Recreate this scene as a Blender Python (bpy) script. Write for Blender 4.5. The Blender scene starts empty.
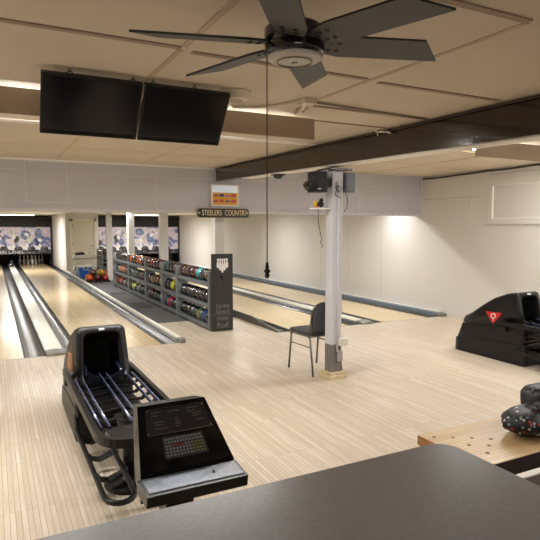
import bpy, bmesh, math, random
from mathutils import Vector, Matrix
random.seed(7)
PI = math.pi
scene = bpy.context.scene
COL = scene.collection

# ------------------------------------------------------------------ materials
def lin(v):
    v /= 255.0
    return v/12.92 if v <= 0.04045 else ((v+0.055)/1.055)**2.4
def rgb(c): return (lin(c[0]), lin(c[1]), lin(c[2]), 1.0)
MATS = {}
def mat(name, col, rough=0.5, metal=0.0, noise=None, spec=0.5, emit=0.0, coat=0.0, bump=None, aniso=None):
    if name in MATS: return MATS[name]
    m = bpy.data.materials.new(name); m.use_nodes = True
    nt = m.node_tree; b = nt.nodes['Principled BSDF']
    b.inputs['Base Color'].default_value = rgb(col)
    b.inputs['Roughness'].default_value = rough
    b.inputs['Metallic'].default_value = metal
    b.inputs['Specular IOR Level'].default_value = spec
    b.inputs['Coat Weight'].default_value = coat
    if emit:
        b.inputs['Emission Color'].default_value = rgb(col)
        b.inputs['Emission Strength'].default_value = emit
    if noise or bump:
        tc = nt.nodes.new('ShaderNodeTexCoord')
        mp = nt.nodes.new('ShaderNodeMapping')
        nt.links.new(tc.outputs['Object'], mp.inputs['Vector'])
        if aniso: mp.inputs['Scale'].default_value = aniso
    if noise:
        c2, sc, lo, hi = noise
        n = nt.nodes.new('ShaderNodeTexNoise'); n.inputs['Scale'].default_value = sc
        n.inputs['Detail'].default_value = 4
        r = nt.nodes.new('ShaderNodeValToRGB')
        r.color_ramp.elements[0].position = lo; r.color_ramp.elements[0].color = rgb(col)
        r.color_ramp.elements[1].position = hi; r.color_ramp.elements[1].color = rgb(c2)
        nt.links.new(mp.outputs['Vector'], n.inputs['Vector'])
        nt.links.new(n.outputs['Fac'], r.inputs['Fac'])
        nt.links.new(r.outputs['Color'], b.inputs['Base Color'])
    if bump:
        sc, st, dist = bump
        n = nt.nodes.new('ShaderNodeTexNoise'); n.inputs['Scale'].default_value = sc
        n.inputs['Detail'].default_value = 3
        bp = nt.nodes.new('ShaderNodeBump'); bp.inputs['Strength'].default_value = st
        bp.inputs['Distance'].default_value = dist
        nt.links.new(mp.outputs['Vector'], n.inputs['Vector'])
        nt.links.new(n.outputs['Fac'], bp.inputs['Height'])
        nt.links.new(bp.outputs['Normal'], b.inputs['Normal'])
    MATS[name] = m
    return m

def board_mat(name, c1, c2, seam, width, length, seamw, rough, tint, coat=0.3, axis='Y'):
    m = bpy.data.materials.new(name); m.use_nodes = True
    nt = m.node_tree; N = nt.nodes.new; L = nt.links.new
    b = nt.nodes['Principled BSDF']
    tc = N('ShaderNodeTexCoord'); sp = N('ShaderNodeSeparateXYZ'); cb = N('ShaderNodeCombineXYZ')
    L(tc.outputs['Object'], sp.inputs[0])
    if axis == 'Y':
        L(sp.outputs['Y'], cb.inputs['X']); L(sp.outputs['X'], cb.inputs['Y'])
    else:
        L(sp.outputs['X'], cb.inputs['X']); L(sp.outputs['Y'], cb.inputs['Y'])
    br = N('ShaderNodeTexBrick')
    br.inputs['Color1'].default_value = rgb(c1); br.inputs['Color2'].default_value = rgb(c2)
    br.inputs['Mortar'].default_value = rgb(seam)
    br.inputs['Scale'].default_value = 1.0
    br.inputs['Mortar Size'].default_value = seamw
    br.inputs['Mortar Smooth'].default_value = 0.1
    br.inputs['Brick Width'].default_value = length
    br.inputs['Row Height'].default_value = width
    br.offset = 0.37; br.offset_frequency = 3
    L(cb.outputs[0], br.inputs['Vector'])
    mp = N('ShaderNodeMapping'); mp.inputs['Scale'].default_value = (0.8, 9.0, 1.0)
    L(cb.outputs[0], mp.inputs['Vector'])
    n = N('ShaderNodeTexNoise'); n.inputs['Scale'].default_value = 3.0; n.inputs['Detail'].default_value = 5
    L(mp.outputs[0], n.inputs['Vector'])
    mx = N('ShaderNodeMix'); mx.data_type = 'RGBA'; mx.blend_type = 'MIX'
    rp = N('ShaderNodeMapRange'); rp.inputs['From Min'].default_value = 0.38; rp.inputs['From Max'].default_value = 0.72
    rp.inputs['To Min'].default_value = 0.0; rp.inputs['To Max'].default_value = 0.75
    L(n.outputs['Fac'], rp.inputs['Value']); L(rp.outputs[0], mx.inputs['Factor'])
    L(br.outputs['Color'], mx.inputs['A']); mx.inputs['B'].default_value = rgb(tint)
    L(mx.outputs['Result'], b.inputs['Base Color'])
    b.inputs['Roughness'].default_value = rough
    b.inputs['Coat Weight'].default_value = coat; b.inputs['Coat Roughness'].default_value = 0.12
    MATS[name] = m
    return m

M_APP = board_mat('approach_wood', (214,202,184), (192,177,155), (134,115,92), 0.030, 1.1, 0.0015, 0.45, (184,169,149), 0.05)
M_LANE = board_mat('lane_wood', (224,206,168), (208,186,144), (160,134,96), 0.027, 2.4, 0.001, 0.27, (206,180,134), 0.5)
M_BENCH = board_mat('bench_wood', (206,180,138), (192,162,118), (150,118,78), 0.028, 1.6, 0.0012, 0.4, (184,152,106), 0.2, axis='X')
M_BENCHEND = mat('bench_end_grain', (176,118,66), 0.5, noise=((150,96,52), 30, .4, .6))
M_WALL = mat('wall_paint', (206,202,197), 0.6, bump=(14, .05, .01))
M_SOFF = mat('stippled_panel', (190,188,192), 0.75, noise=((180,178,182), 70, .35, .65), bump=(85, .5, .01))
M_SOFFTRIM = mat('soffit_batten', (199,196,198), 0.6)
M_CEIL = mat('ceiling_board', (210,198,177), 0.75, noise=((203,190,168), 1.6, .35, .7))
M_BATTEN = mat('ceiling_batten', (158,138,118), 0.7)
M_BATTENL = mat('ceiling_batten_light', (200,182,150), 0.7)
M_WHITETRIM = mat('white_trim', (232,228,218), 0.5)
M_VAL = mat('valance_shaded', (176,158,136), 0.7)  # ceiling cream-taupe, darkened for the shade on the board face
M_BEAM = mat('beam_brown', (42,22,17), 0.2, noise=((30,15,12), 2.5, .35, .7), coat=.5, aniso=(6,.5,6))
M_BLACKPL = mat('black_plastic', (12,12,14), 0.36, spec=.4, bump=(220, .12, .002))
M_BLACKGL = mat('black_gloss', (8,8,10), 0.12)
M_DARK = mat('dark_interior', (6,6,7), 0.8)
M_RUB = mat('black_rubber', (11,11,12), 0.38, spec=.4)
M_TV = mat('screen_glass', (10,13,22), 0.16)
M_TVF = mat('tv_frame', (10,10,12), 0.3)
M_GUT = mat('gutter_grey', (78,81,83), 0.26, metal=.4)
M_GUTD = mat('curb_grey', (100,100,94), 0.5)
M_RAIL = mat('alu_rail', (178,178,172), 0.3, metal=.5)
M_CAP = mat('cap_cream', (206,206,192), 0.35, coat=.2)
M_CARPET = mat('aisle_carpet', (92,90,90), 0.95, noise=((74,73,74), 40, .35, .65))
M_CARPETD = mat('seating_carpet', (82,66,56), 0.95, noise=((64,52,46), 60, .35, .65))
M_MATD = mat('dark_mat', (58,57,58), 0.95)
M_COUNTER = mat('counter_laminate', (118,114,115), 0.3, noise=((112,108,109), 90, .4, .6))
M_COUNTERB = mat('counter_body', (60,54,50), 0.6)
M_PILLAR = mat('pillar_paint', (208,207,214), 0.5)
M_PILLARRAW = mat('pillar_bare_wood', (126,120,116), 0.75, noise=((104,98,94), 25, .35, .65), aniso=(1,1,.2))
M_PLINTH = mat('plinth_wood', (214,196,160), 0.5, noise=((196,176,138), 12, .35, .65))
M_COLUMN = mat('column_paint', (206,202,196), 0.5)
M_CHROME = mat('chrome', (200,200,204), 0.15, metal=1)
M_STEEL = mat('satin_steel', (128,130,142), 0.25, metal=.9)
M_RAILBLUE = mat('rack_rail_coating', (34,40,66), 0.22, coat=.6)
M_TRAY = mat('blue_black_tray', (20,23,32), 0.22)
M_RACK = mat('rack_grey', (112,117,118), 0.55)
M_RACKD = mat('rack_shelf_grey', (100,105,106), 0.6)
M_SIGNWOOD = mat('charcoal_wood', (50,48,47), 0.6, noise=((34,33,33), 14, .35, .65), aniso=(5,5,.5))
M_WHITE = mat('white_paint', (238,238,238), 0.5)
M_CHALK = mat('white_lettering', (190,190,188), 0.6)
M_GREYCHALK = mat('grey_lettering', (118,118,116), 0.6)
M_GOLD = mat('gold_paint', (222,206,160), 0.4)
M_GOLDD = mat('gold_edge', (150,128,74), 0.5)
M_SIGNBLACK = mat('sign_black', (18,17,17), 0.5)
M_CHAIRPAD = mat('chair_fabric', (84,84,89), 0.85, noise=((68,68,72), 160, .4, .6))
M_CHAIRFR = mat('chair_frame', (112,106,96), 0.35, metal=.7)
M_FAN = mat('fan_blade', (80,79,79), 0.5)
M_FANE = mat('fan_blade_edge', (20,20,20), 0.5)
M_FANH = mat('fan_housing', (14,15,24), 0.2, coat=.5)
M_FANL = mat('fan_lens', (206,200,188), 0.4)
M_DETECT = mat('detector_plastic', (222,212,190), 0.5)
M_RED = mat('logo_red', (205,38,38), 0.4)
M_TAN = mat('decal_tan', (168,118,84), 0.5)
M_DOOR = mat('door_paint', (206,200,182), 0.5)
M_DOORFR = mat('door_frame_paint', (216,210,194), 0.5)
M_COOL = mat('cooler_blue', (22,84,168), 0.4)
M_BASKET = mat('basket_white', (222,220,208), 0.5)
M_CLOTH = mat('black_cloth', (20,20,22), 0.8)
M_PIN = mat('pin_white', (228,226,220), 0.25, coat=.5)
M_PINRED = mat('pin_red', (190,30,34), 0.3)
M_SPKB = mat('speaker_black', (30,32,34), 0.6)
M_SPKG = mat('speaker_grey', (104,110,120), 0.55)
M_PIPE = mat('conduit_paint', (150,138,122), 0.5)
M_CORD = mat('dark_cord', (52,44,42), 0.6)
M_YEL = mat('ornament_yellow', (226,190,60), 0.5)
M_ORANGE = mat('ornament_orange', (200,100,40), 0.5)
M_BOXP = mat('box_plastic', (214,210,200), 0.5)
M_TUBE = mat('fluorescent_tube', (255,252,246), 0.4, emit=30.0)
M_TUBEFAR = mat('fluorescent_tube_far', (255,252,246), 0.4, emit=2.0)
M_GLARE = mat('lit_sign_lens', (214,228,240), 0.4, emit=0.08)
M_CAPGREY = mat('end_cap_grey', (138,136,128), 0.6, noise=((112,110,104), 20, .35, .65))

def art_mat():
    m = bpy.data.materials.new('mural_print'); m.use_nodes = True
    nt = m.node_tree; N = nt.nodes.new; L = nt.links.new
    b = nt.nodes['Principled BSDF']; b.inputs['Roughness'].default_value = 0.5
    tc = N('ShaderNodeTexCoord')
    n = N('ShaderNodeTexNoise'); n.inputs['Scale'].default_value = 2.1; n.inputs['Detail'].default_value = 3
    n.inputs['Distortion'].default_value = 1.2
    L(tc.outputs['Object'], n.inputs['Vector'])
    r = N('ShaderNodeValToRGB'); e = r.color_ramp.elements
    e[0].position = .33; e[0].color = rgb((54,62,108))
    e[1].position = .66; e[1].color = rgb((238,234,240))
    for p, c in ((.42,(128,136,182)), (.48,(206,198,216)), (.54,(232,220,228)), (.60,(186,180,206))):
        k = e.new(p); k.color = rgb(c)
    L(n.outputs['Fac'], r.inputs['Fac']); L(r.outputs['Color'], b.inputs['Base Color'])
    return m
M_ART = art_mat()
M_ARTBLUE = mat('mural_blue', (92,104,150), .5, noise=((150,160,196), 9, .4, .6))
M_ARTGREY = mat('mural_charcoal', (34,33,40), .5, noise=((120,116,126), 7, .45, .65))
M_ARTPINK = mat('mural_pink', (186,160,178), .5, noise=((214,200,210), 8, .4, .6))
M_ARTCREAM = mat('mural_cream', (226,222,206), .5, noise=((190,184,190), 6, .4, .6))

# ------------------------------------------------------------------ mesh builder
class MB:
    def __init__(s): s.bm = bmesh.new(); s.X = Matrix.Identity(4)
    def _v(s, p): return s.bm.verts.new(s.X @ Vector(p))
    def box(s, x0, x1, y0, y1, z0, z1, bev=0.0, mi=0):
        vs = [s._v(p) for p in ((x0,y0,z0),(x1,y0,z0),(x1,y1,z0),(x0,y1,z0),(x0,y0,z1),(x1,y0,z1),(x1,y1,z1),(x0,y1,z1))]
        fs = [s.bm.faces.new([vs[i] for i in q]) for q in ((0,3,2,1),(4,5,6,7),(0,1,5,4),(1,2,6,5),(2,3,7,6),(3,0,4,7))]
        for f in fs: f.material_index = mi
        if bev > 0:
            es = list({e for f in fs for e in f.edges})
            r = bmesh.ops.bevel(s.bm, geom=es, offset=bev, segments=2, profile=.5, affect='EDGES')
            for f in r['faces']: f.material_index = mi
        return s
    def loft(s, rings, cap=(True, True), mi=0, smooth=False, closed_ring=True):
        R = [[s._v(p) for p in ring] for ring in rings]
        n = len(R[0])
        for a, b in zip(R[:-1], R[1:]):
            rng = range(n) if closed_ring else range(n-1)
            for i in rng:
                j = (i+1) % n
                f = s.bm.faces.new((a[i], a[j], b[j], b[i])); f.material_index = mi; f.smooth = smooth
        if cap[0]:
            f = s.bm.faces.new(R[0][::-1]); f.material_index = mi
        if cap[1]:
            f = s.bm.faces.new(R[-1]); f.material_index = mi
        return R
    def tube(s, pts, r, seg=8, closed=False, mi=0, sq=None):
        pts = [Vector(p) for p in pts]; n = len(pts); rings = []
        up0 = None
        for i, p in enumerate(pts):
            if closed: t = pts[(i+1) % n] - pts[i-1]
            else: t = pts[min(i+1, n-1)] - pts[max(i-1, 0)]
            t.normalize()
            up = Vector((0,0,1)) if abs(t.z) < .9 else Vector((0,1,0))
            if up0 is not None:
                up = up0
                if abs(up.dot(t)) > .95: up = Vector((1,0,0))
            a = t.cross(up).normalized(); b = a.cross(t).normalized(); up0 = b
            rr = r[i] if isinstance(r, (list, tuple)) else r
            if sq:
                w, h = sq
                rings.append([p + a*x*w/2 + b*y*h/2 for x, y in ((-1,-1),(1,-1),(1,1),(-1,1))])
            else:
                rings.append([p + (a*math.cos(k*2*PI/seg) + b*math.sin(k*2*PI/seg))*rr for k in range(seg)])
        if closed: rings.append(rings[0])
        s.loft(rings, cap=(not closed, not closed), mi=mi, smooth=not sq)
        return s
    def cyl(s, a, b, r, r2=None, seg=20, mi=0):
        return s.tube([a, b], [r, r if r2 is None else r2], seg, mi=mi)
    def lathe(s, prof, c=(0,0,0), seg=24, mi=0, smooth=True):
        c = Vector(c)
        rings = [[c + Vector((rr*math.cos(k*2*PI/seg), rr*math.sin(k*2*PI/seg), z)) for k in range(seg)] for rr, z in prof]
        s.loft(rings, mi=mi, smooth=smooth); return s
    def sphere(s, c, r, sc=(1,1,1), u=20, v=12, mi=0):
        res = bmesh.ops.create_uvsphere(s.bm, u_segments=u, v_segments=v, radius=r)
        for vt in res['verts']:
            vt.co = s.X @ Vector((vt.co.x*sc[0]+c[0], vt.co.y*sc[1]+c[1], vt.co.z*sc[2]+c[2]))
            for f in vt.link_faces: f.smooth = True; f.material_index = mi
        return s
    def prism(s, poly, axis, a, b, mi=0):
        def P(p, t):
            if axis == 'X': return (t, p[0], p[1])
            if axis == 'Y': return (p[0], t, p[1])
            return (p[0], p[1], t)
        s.loft([[P(p, a) for p in poly], [P(p, b) for p in poly]], mi=mi); return s

ROOT = {}
def finish(name, mb, mats, origin):
    bm = mb.bm
    bmesh.ops.recalc_face_normals(bm, faces=bm.faces[:])
    for v in bm.verts: v.co -= origin
    me = bpy.data.meshes.new(name); bm.to_mesh(me); bm.free()
    for m in (mats if isinstance(mats, (list, tuple)) else [mats]): me.materials.append(m)
    o = bpy.data.objects.new(name, me); COL.objects.link(o)
    return o
def obj(name, mb, mats, parent=None, label=None):
    """one mesh object; a part when a parent is given"""
    if parent is not None:
        org = ROOT[parent.name]
        o = finish(name, mb, mats, org); o.parent = parent
        ROOT[o.name] = org
        if label: o['label'] = label
        return o
    co = [v.co for v in mb.bm.verts]
    lo = Vector([min(c[i] for c in co) for i in range(3)]); hi = Vector([max(c[i] for c in co) for i in range(3)])
    org = Vector(((lo.x+hi.x)/2, (lo.y+hi.y)/2, lo.z))
    o = finish(name, mb, mats, org); o.location = org; ROOT[o.name] = org
    return o
def tag(o, label, cat, group=None, kind=None):
    o['label'] = label; o['category'] = cat
    if group: o['group'] = group
    if kind: o['kind'] = kind
    return o
def thing(name, label, cat, loc, group=None):
    o = bpy.data.objects.new(name, None); COL.objects.link(o); o.empty_display_size = .1
    o.location = loc; ROOT[o.name] = Vector(loc)
    return tag(o, label, cat, group)
def struct(name, mb, mats, parent=None, keep=False):
    if keep and parent is None:
        o = finish(name, mb, mats, Vector((0,0,0))); ROOT[o.name] = Vector((0,0,0))
    else:
        o = obj(name, mb, mats, parent)
    if parent is None: o['kind'] = 'structure'
    return o
def text(name, s, size, loc, rot, m, parent, extrude=.002, align='CENTER', sx=1.0, label=None):
    cu = bpy.data.curves.new(name, 'FONT'); cu.body = s; cu.size = size; cu.extrude = extrude
    cu.align_x = align; cu.align_y = 'CENTER'
    t = bpy.data.objects.new(name+'_c', cu); COL.objects.link(t)
    bpy.context.view_layer.update()
    me = bpy.data.meshes.new_from_object(t.evaluated_get(bpy.context.evaluated_depsgraph_get()))
    bpy.data.objects.remove(t)
    for v in me.vertices: v.co.x *= sx
    me.materials.clear(); me.materials.append(m)
    o = bpy.data.objects.new(name, me); COL.objects.link(o)
    o.rotation_euler = rot; o.location = Vector(loc) - ROOT[parent.name]; o.parent = parent
    if label: o['label'] = label
    return o
def copy_tree(o, parent=None):
    c = o.copy(); COL.objects.link(c)
    if parent is not None: c.parent = parent
    for ch in list(o.children): copy_tree(ch, c)
    return c

# ------------------------------------------------------------------ camera
cam_d = bpy.data.cameras.new('camera'); cam = bpy.data.objects.new('camera', cam_d); COL.objects.link(cam)
cam_d.sensor_width = 36; cam_d.sensor_fit = 'HORIZONTAL'; cam_d.lens = 541/540*36
cam.location = (0, 0, 1.62); cam.rotation_euler = (math.radians(90-4.544), 0, math.radians(-27.124))
cam_d.clip_start = .02; cam_d.clip_end = 100
scene.camera = cam

# ------------------------------------------------------------------ room shell
FOUL = 7.25
XW = 7.32
def zc(y): return 2.53 - 0.0125*(7.95-y)

b = MB(); b.box(-2.2, XW, 2.34, FOUL, -.12, 0); b.box(-2.2, 1.25, -2.0, 2.34, -.12, 0); b.box(2.36, 3.85, FOUL, 8.9, -.12, 0)
fl = struct('floor', b, M_APP, keep=True)
b = MB(); b.box(1.25, XW, -2.0, 2.25, -.12, 0)
struct('floor_carpet', b, M_CARPETD, keep=True)
b = MB(); b.box(1.25, XW, 2.25, 2.34, -.12, .012)
struct('trim_1', b, M_WHITETRIM, keep=True)
b = MB(); b.box(2.36, 3.85, 8.9, 26.5, -.12, 0.004)
struct('floor_aisle', b, M_CARPET, keep=True)
b = MB(); b.box(-2.2, -1.0, FOUL, 27, -.12, 0.0); b.box(-2.2, XW, 27, 27.2, -.12, 0)
struct('floor_edge', b, M_CAP, keep=True)

# lanes
def lane(x0, x1, which):
    b = MB(); b.box(x0, x1, FOUL+.012, 26.6, -.12, -.002)
    o = struct('floor_lane', b, M_LANE, keep=True); return o
for x0 in (-.76, .985, 4.136, 5.88): lane(x0, x0+1.054 if x0 > -.5 else .295, '')
# foul line seam
b = MB()
for x0, x1 in ((-2.2, 2.36), (3.85, XW)): b.box(x0, x1, FOUL, FOUL+.012, -.12, .0008)
struct('trim_2', b, mat('foul_line', (150,128,100), .6), keep=True)

def gutter(x0, x1, lab):
    b = MB(); n = 10
    prof = []
    w = x1-x0
    for i in range(n+1):
        t = PI*i/n
        prof.append((x0+w/2 - (w/2-.012)*math.cos(t), -.004 - .055*math.sin(t)))
    poly = [(x0, .004)] + prof + [(x1, .004), (x1, -.1), (x0, -.1)]
    pts = [[(p[0], y, p[1]) for p in poly] for y in (FOUL+.02, 26.4)]
    b.loft(pts, cap=(True, True))
    o = obj('lane_gutter', b, M_GUT); tag(o, lab, 'gutter', 'lane gutters')
gutter(.295, .55, 'grey channel gutter on the left side of the cream divider between the two left lanes')
gutter(.77, .985, 'grey channel gutter between the cream divider and the left lane nearest the ball racks')
gutter(2.04, 2.275, 'grey channel gutter along the carpeted aisle, left of the ball racks')
gutter(3.90, 4.136, 'dark channel gutter just right of the pin signboard')
gutter(5.19, 5.425, 'grey channel gutter on the left side of the divider between the right lanes')
gutter(5.65, 5.88, 'grey channel gutter on the wall side of the divider between the right lanes')
gutter(6.934, 7.16, 'grey channel gutter running along the white right wall')
gutter(-1.0, -.76, 'grey channel gutter left of the leftmost lane')

def divider(x0, x1, lab):
    t = thing('lane_divider', lab, 'lane divider', ((x0+x1)/2, FOUL, 0), 'capped dividers between lanes')
    b = MB(); b.box(x0+.012, x1-.012, FOUL+.12, 26.4, -.1, .035, .006)
    obj('cap', b, M_CAP, t)
    b = MB()
    ring = lambda y, z, w: [(x0-w, y, 0.0), (x1+w, y, 0.0), (x1+w, y, z), ((x0+x1)/2, y, z+.012), (x0-w, y, z)]
    b.loft([ring(FOUL-.03, .018, 0), ring(FOUL+.02, .035, 0), ring(FOUL+.14, .045, 0)])
    obj('end_cap', b, M_CAPGREY, t)
    b = MB(); b.box(x0, x0+.0115, FOUL+.14, 26.4, -.02, .03); b.box(x1-.0115, x1, FOUL+.14, 26.4, -.02, .03)
    obj('edge_strip', b, M_RAIL, t)
    return t
divider(.55, .77, 'long cream lane divider cap between the two left lanes')
divider(5.425, 5.65, 'long cream lane divider cap between the two right lanes')
# curb rails
t = thing('lane_curb', 'cream topped curb rail between the left lane gutter and the carpeted aisle', 'curb', (2.32, FOUL, 0))
b = MB(); b.box(2.305, 2.36, 7.35, 26.0, -.1, .05, .004); obj('top_rail', b, M_WHITETRIM, t)
b = MB(); b.box(2.277, 2.304, 7.33, 26.0, -.1, .03); obj('channel', b, M_RAIL, t)
b = MB(); b.box(2.277, 2.37, 7.22, 7.36, 0, .056, .01); obj('end_cap', b, M_CAPGREY, t)
t = thing('lane_curb', 'dark grey curb board behind the pin signboard, left of the first right-hand lane', 'curb', (3.87, FOUL, 0))
b = MB(); b.prism([(7.28,0),(26,0),(26,.13),(8.2,.12),(7.28,.02)], 'X', 3.85, 3.875); obj('side_board', b, M_GUTD, t)
b = MB(); b.prism([(7.28,-.1),(26,-.1),(26,.05),(7.28,.008)], 'X', 3.876, 3.9); obj('edge_strip', b, M_RAIL, t)
t = thing('lane_curb', 'blue-grey curb rail running along the foot of the white right wall', 'curb', (7.24, FOUL, 0))
b = MB(); b.box(7.162, 7.31, 7.34, 26.0, -.1, .06, .004); obj('side_board', b, mat('curb_bluegrey', (112,124,134), .4), t)
b = MB(); b.box(7.262, 7.312, 7.36, 26.0, .061, .072); obj('top_rail', b, M_WHITETRIM, t)
b = MB(); b.box(7.162, 7.312, 7.22, 7.335, 0, .06, .015); obj('end_cap', b, M_CAPGREY, t)

# ceiling
b = MB()
b.loft([[(-2.2,-2,zc(-2)),(3.2,-2,zc(-2)),(3.2,-2,zc(-2)+.1),(-2.2,-2,zc(-2)+.1)], [(-2.2,8.1,zc(8.1)),(3.2,8.1,zc(8.1)),(3.2,8.1,zc(8.1)+.1),(-2.2,8.1,zc(8.1)+.1)]])
b.box(3.2, XW+.1, -2, 8.1, 2.57, 2.67)
b.box(3.18, 3.2, -2, 8.1, 2.38, 2.67)
struct('ceiling', b, M_CEIL, keep=True)
b = MB(); b.box(-2.2, XW+.1, 8.1, 27.1, 2.12, 2.2)
struct('ceiling', b, mat('lane_ceiling', (226,220,204), .7), keep=True)

# walls
b = MB(); b.box(XW, XW+.12, -2, 27.1, -.12, 2.67); struct('wall_right', b, M_WALL, keep=True)
b = MB(); b.box(-2.32, -2.2, -2, 27.1, -.12, 2.67); struct('wall_left', b, M_WALL, keep=True)
b = MB(); b.box(-2.32, XW+.12, 27.1, 27.2, -.12, 2.3); struct('wall_far', b, M_DARK, keep=True)
b = MB(); b.box(-2.32, XW+.12, -2.12, -2.0, -.12, 2.67); struct('wall_back', b, mat('back_wall_paint', (150,140,130), .7), keep=True)
b = MB(); b.box(-2.2, XW-.002, 7.95, 8.1, 1.83, 2.66); struct('wall_soffit', b, M_SOFF, keep=True)
b = MB(); b.box(2.36, 3.42, 20.3, 26.6, 0, 2.119); b.box(2.30, 2.36, 20.3, 26.6, 0.051, 2.119)
struct('wall_closet', b, M_WALL, keep=True)

# soffit battens and panel joints
b = MB()
def rect(b, x0, x1, z0, z1, w, y0, y1):
    b.box(x0, x1, y0, y1, z0, z0+w); b.box(x0, x1, y0, y1, z1-w, z1)
    b.box(x0, x0+w, y0, y1, z0+w, z1-w); b.box(x1-w, x1, y0, y1, z0+w, z1-w)
rect(b, .41, .95, 1.95, 2.50, .012, 7.944, 7.95)
b.box(-2.2, .39, 7.946, 7.95, 2.375, 2.385); b.box(.97, 7.3, 7.946, 7.95, 2.345, 2.355)
b.box(-2.2, 7.3, 7.938, 7.95, 1.83, 1.87)
for x in (2.19, 3.41, 4.63, 5.85, 7.07): b.box(x, x+.008, 7.947, 7.95, 1.87, 2.52)
b.box(7.29, 7.318, 7.93, 7.95, 1.83, 2.57)
struct('trim_3', b, M_SOFFTRIM, keep=True)
b = MB(); b.box(-2.2, 3.1, 7.925, 7.95, 2.505, 2.53)
struct('trim_4', b, M_WHITETRIM, keep=True)

# right wall panelling and framed panel
b = MB()
for y in (-.6, .6, 1.8, 3.0, 4.22, 5.1, 9.1, 10.3, 11.5): b.box(XW-.002, XW, y, y+.007, .06, 2.5)
b.box(XW-.006, XW, 6.55, 7.9, 2.125, 2.14); b.box(XW-.006, XW, 6.72, 6.73, 1.9, 2.125)
b.box(XW-.006, XW, 1.0, 6.35, 2.475, 2.487)
struct('trim_5', b, mat('wall_joint', (182,175,168), .6), keep=True)
b = MB()
def frameX(b, y0, y1, z0, z1, w, x0, x1):
    b.box(x0, x1, y0, y1, z0, z0+w); b.box(x0, x1, y0, y1, z1-w, z1)
    b.box(x0, x1, y0, y0+w, z0+w, z1-w); b.box(x0, x1, y1-w, y1, z0+w, z1-w)
frameX(b, 4.4, 6.36, 1.665, 2.385, .085, XW-.032, XW)
wf = struct('window_1', b, M_WALL, keep=True)
b = MB(); b.box(XW-.008, XW-.001, 4.486, 6.274, 1.752, 2.298); struct('window_panel', b, mat('boarded_pane', (206,201,197), .45), wf)
b = MB(); frameX(b, 4.487, 6.273, 1.753, 2.297, .014, XW-.03, XW-.0085); struct('window_bead', b, M_WHITETRIM, wf)

# door in the closet wall
b = MB(); b.box(2.44, 2.53, 20.27, 20.3, 0, 1.9); b.box(3.27, 3.36, 20.27, 20.3, 0, 1.9); b.box(2.44, 3.36, 20.27, 20.3, 1.83, 1.9)
dr = struct('door_1', b, M_DOORFR, keep=True)
b = MB(); b.box(2.535, 3.265, 20.275, 20.3, .01, 1.825); struct('door_leaf', b, M_DOOR, dr)
b = MB(); b.cyl((3.2,20.275,.95),(3.2,20.22,.95), .012); b.sphere((3.2,20.21,.95), .03); struct('door_knob', b, M_STEEL, dr)
b = MB()
for z in (.25, 1.0, 1.6): b.box(2.526, 2.54, 20.262, 20.275, z, z+.09)
struct('hinge', b, M_STEEL, dr)

# ceiling battens
b = MB()
def batX(b, x0, x1, y, w=.035, d=.007): b.loft([[(x0,y-w/2,zc(y)-d),(x0,y+w/2,zc(y)-d),(x0,y+w/2,zc(y)+.002),(x0,y-w/2,zc(y)+.002)], [(x1,y-w/2,zc(y)-d),(x1,y+w/2,zc(y)-d),(x1,y+w/2,zc(y)+.002),(x1,y-w/2,zc(y)+.002)]])
def batY(b, x, y0, y1, w=.035, d=.007): b.loft([[(x-w/2,y,zc(y)-d),(x+w/2,y,zc(y)-d),(x+w/2,y,zc(y)+.002),(x-w/2,y,zc(y)+.002)] for y in (y0,y1)])
batX(b, -2.1, .82, 2.52); batX(b, .89, 1.93, 2.56); batX(b, 2.04, 3.05, 2.59)
batX(b, 1.0, 1.96, 1.53); batX(b, 2.03, 3.31-.2, 3.32, .03); batX(b, 2.3, 3.08, 3.79, .018)
struct('trim_6', b, M_BATTEN, keep=True)
b = MB(); batY(b, .83, 1.0, 2.50, .03, .004); batY(b, .83, 2.56, 3.6, .03, .003); batY(b, 1.97, 1.55, 3.1, .03, .004)
struct('trim_7', b, mat('ceiling_joint', (186,166,142), .7), keep=True)
b = MB(); batX(b, -2.1, 3.05, 4.95, .10, .012)
struct('trim_8', b, M_WHITETRIM, keep=True)
b = MB(); batX(b, -2.1, 3.05, 6.5, .03, .004); batY(b, .8, 5.1, 7.9, .03, .004); batY(b, 1.93, 5.1, 7.9, .03, .004); batX(b, -2.1, 3.05, 7.35, .02, .003)
struct('trim_9', b, M_BATTENL, keep=True)
b = MB()
b.box(3.4, XW, 5.0, 5.08, 2.56, 2.571); b.box(3.4, XW, 6.4, 6.43, 2.564, 2.571); b.box(4.6, 4.63, 4.6, 7.9, 2.564, 2.571); b.box(5.9, 5.93, 4.6, 7.9, 2.564, 2.571)
struct('trim_10', b, M_BATTENL, keep=True)

# beam
def beam():
    t = thing('ceiling_beam', 'dark brown glossy wooden beam under the ceiling resting on the near pillar', 'beam', (3.18, 4.74, 2.2))
    b = MB()
    zb = lambda y: 2.33 - .0215*(7.94-y)
    zt = lambda y: 2.525 - .0125*(7.94-y)
    rings = [[(3.12,y,zb(y)),(3.27,y,zb(y)),(3.27,y,zt(y)-.012),(3.12,y,zt(y)-.012)] for y in (-1.95, 3, 7.93)]
    b.loft(rings); obj('beam_body', b, M_BEAM, t)
    b = MB(); b.loft([[(3.135,y,zb(y)-.012),(3.30,y,zb(y)-.012),(3.30,y,zb(y)-.001),(3.135,y,zb(y)-.001)] for y in (-1.95, 3, 7.0)])
    obj('underside_sheen', b, M_WHITETRIM, t, label='thin white strip painting the sheen of the underside')  # white strip stands in for the sheen on the glossy beam underside
    b = MB(); b.tube([(3.10, y, zt(y)-.014+.004*math.sin(y*3)) for y in [(-1.9+i*.4) for i in range(25)]], .009, 6)
    obj('cable', b, M_CORD, t, label='dark cable along the top edge')
    return t
beam()
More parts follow.
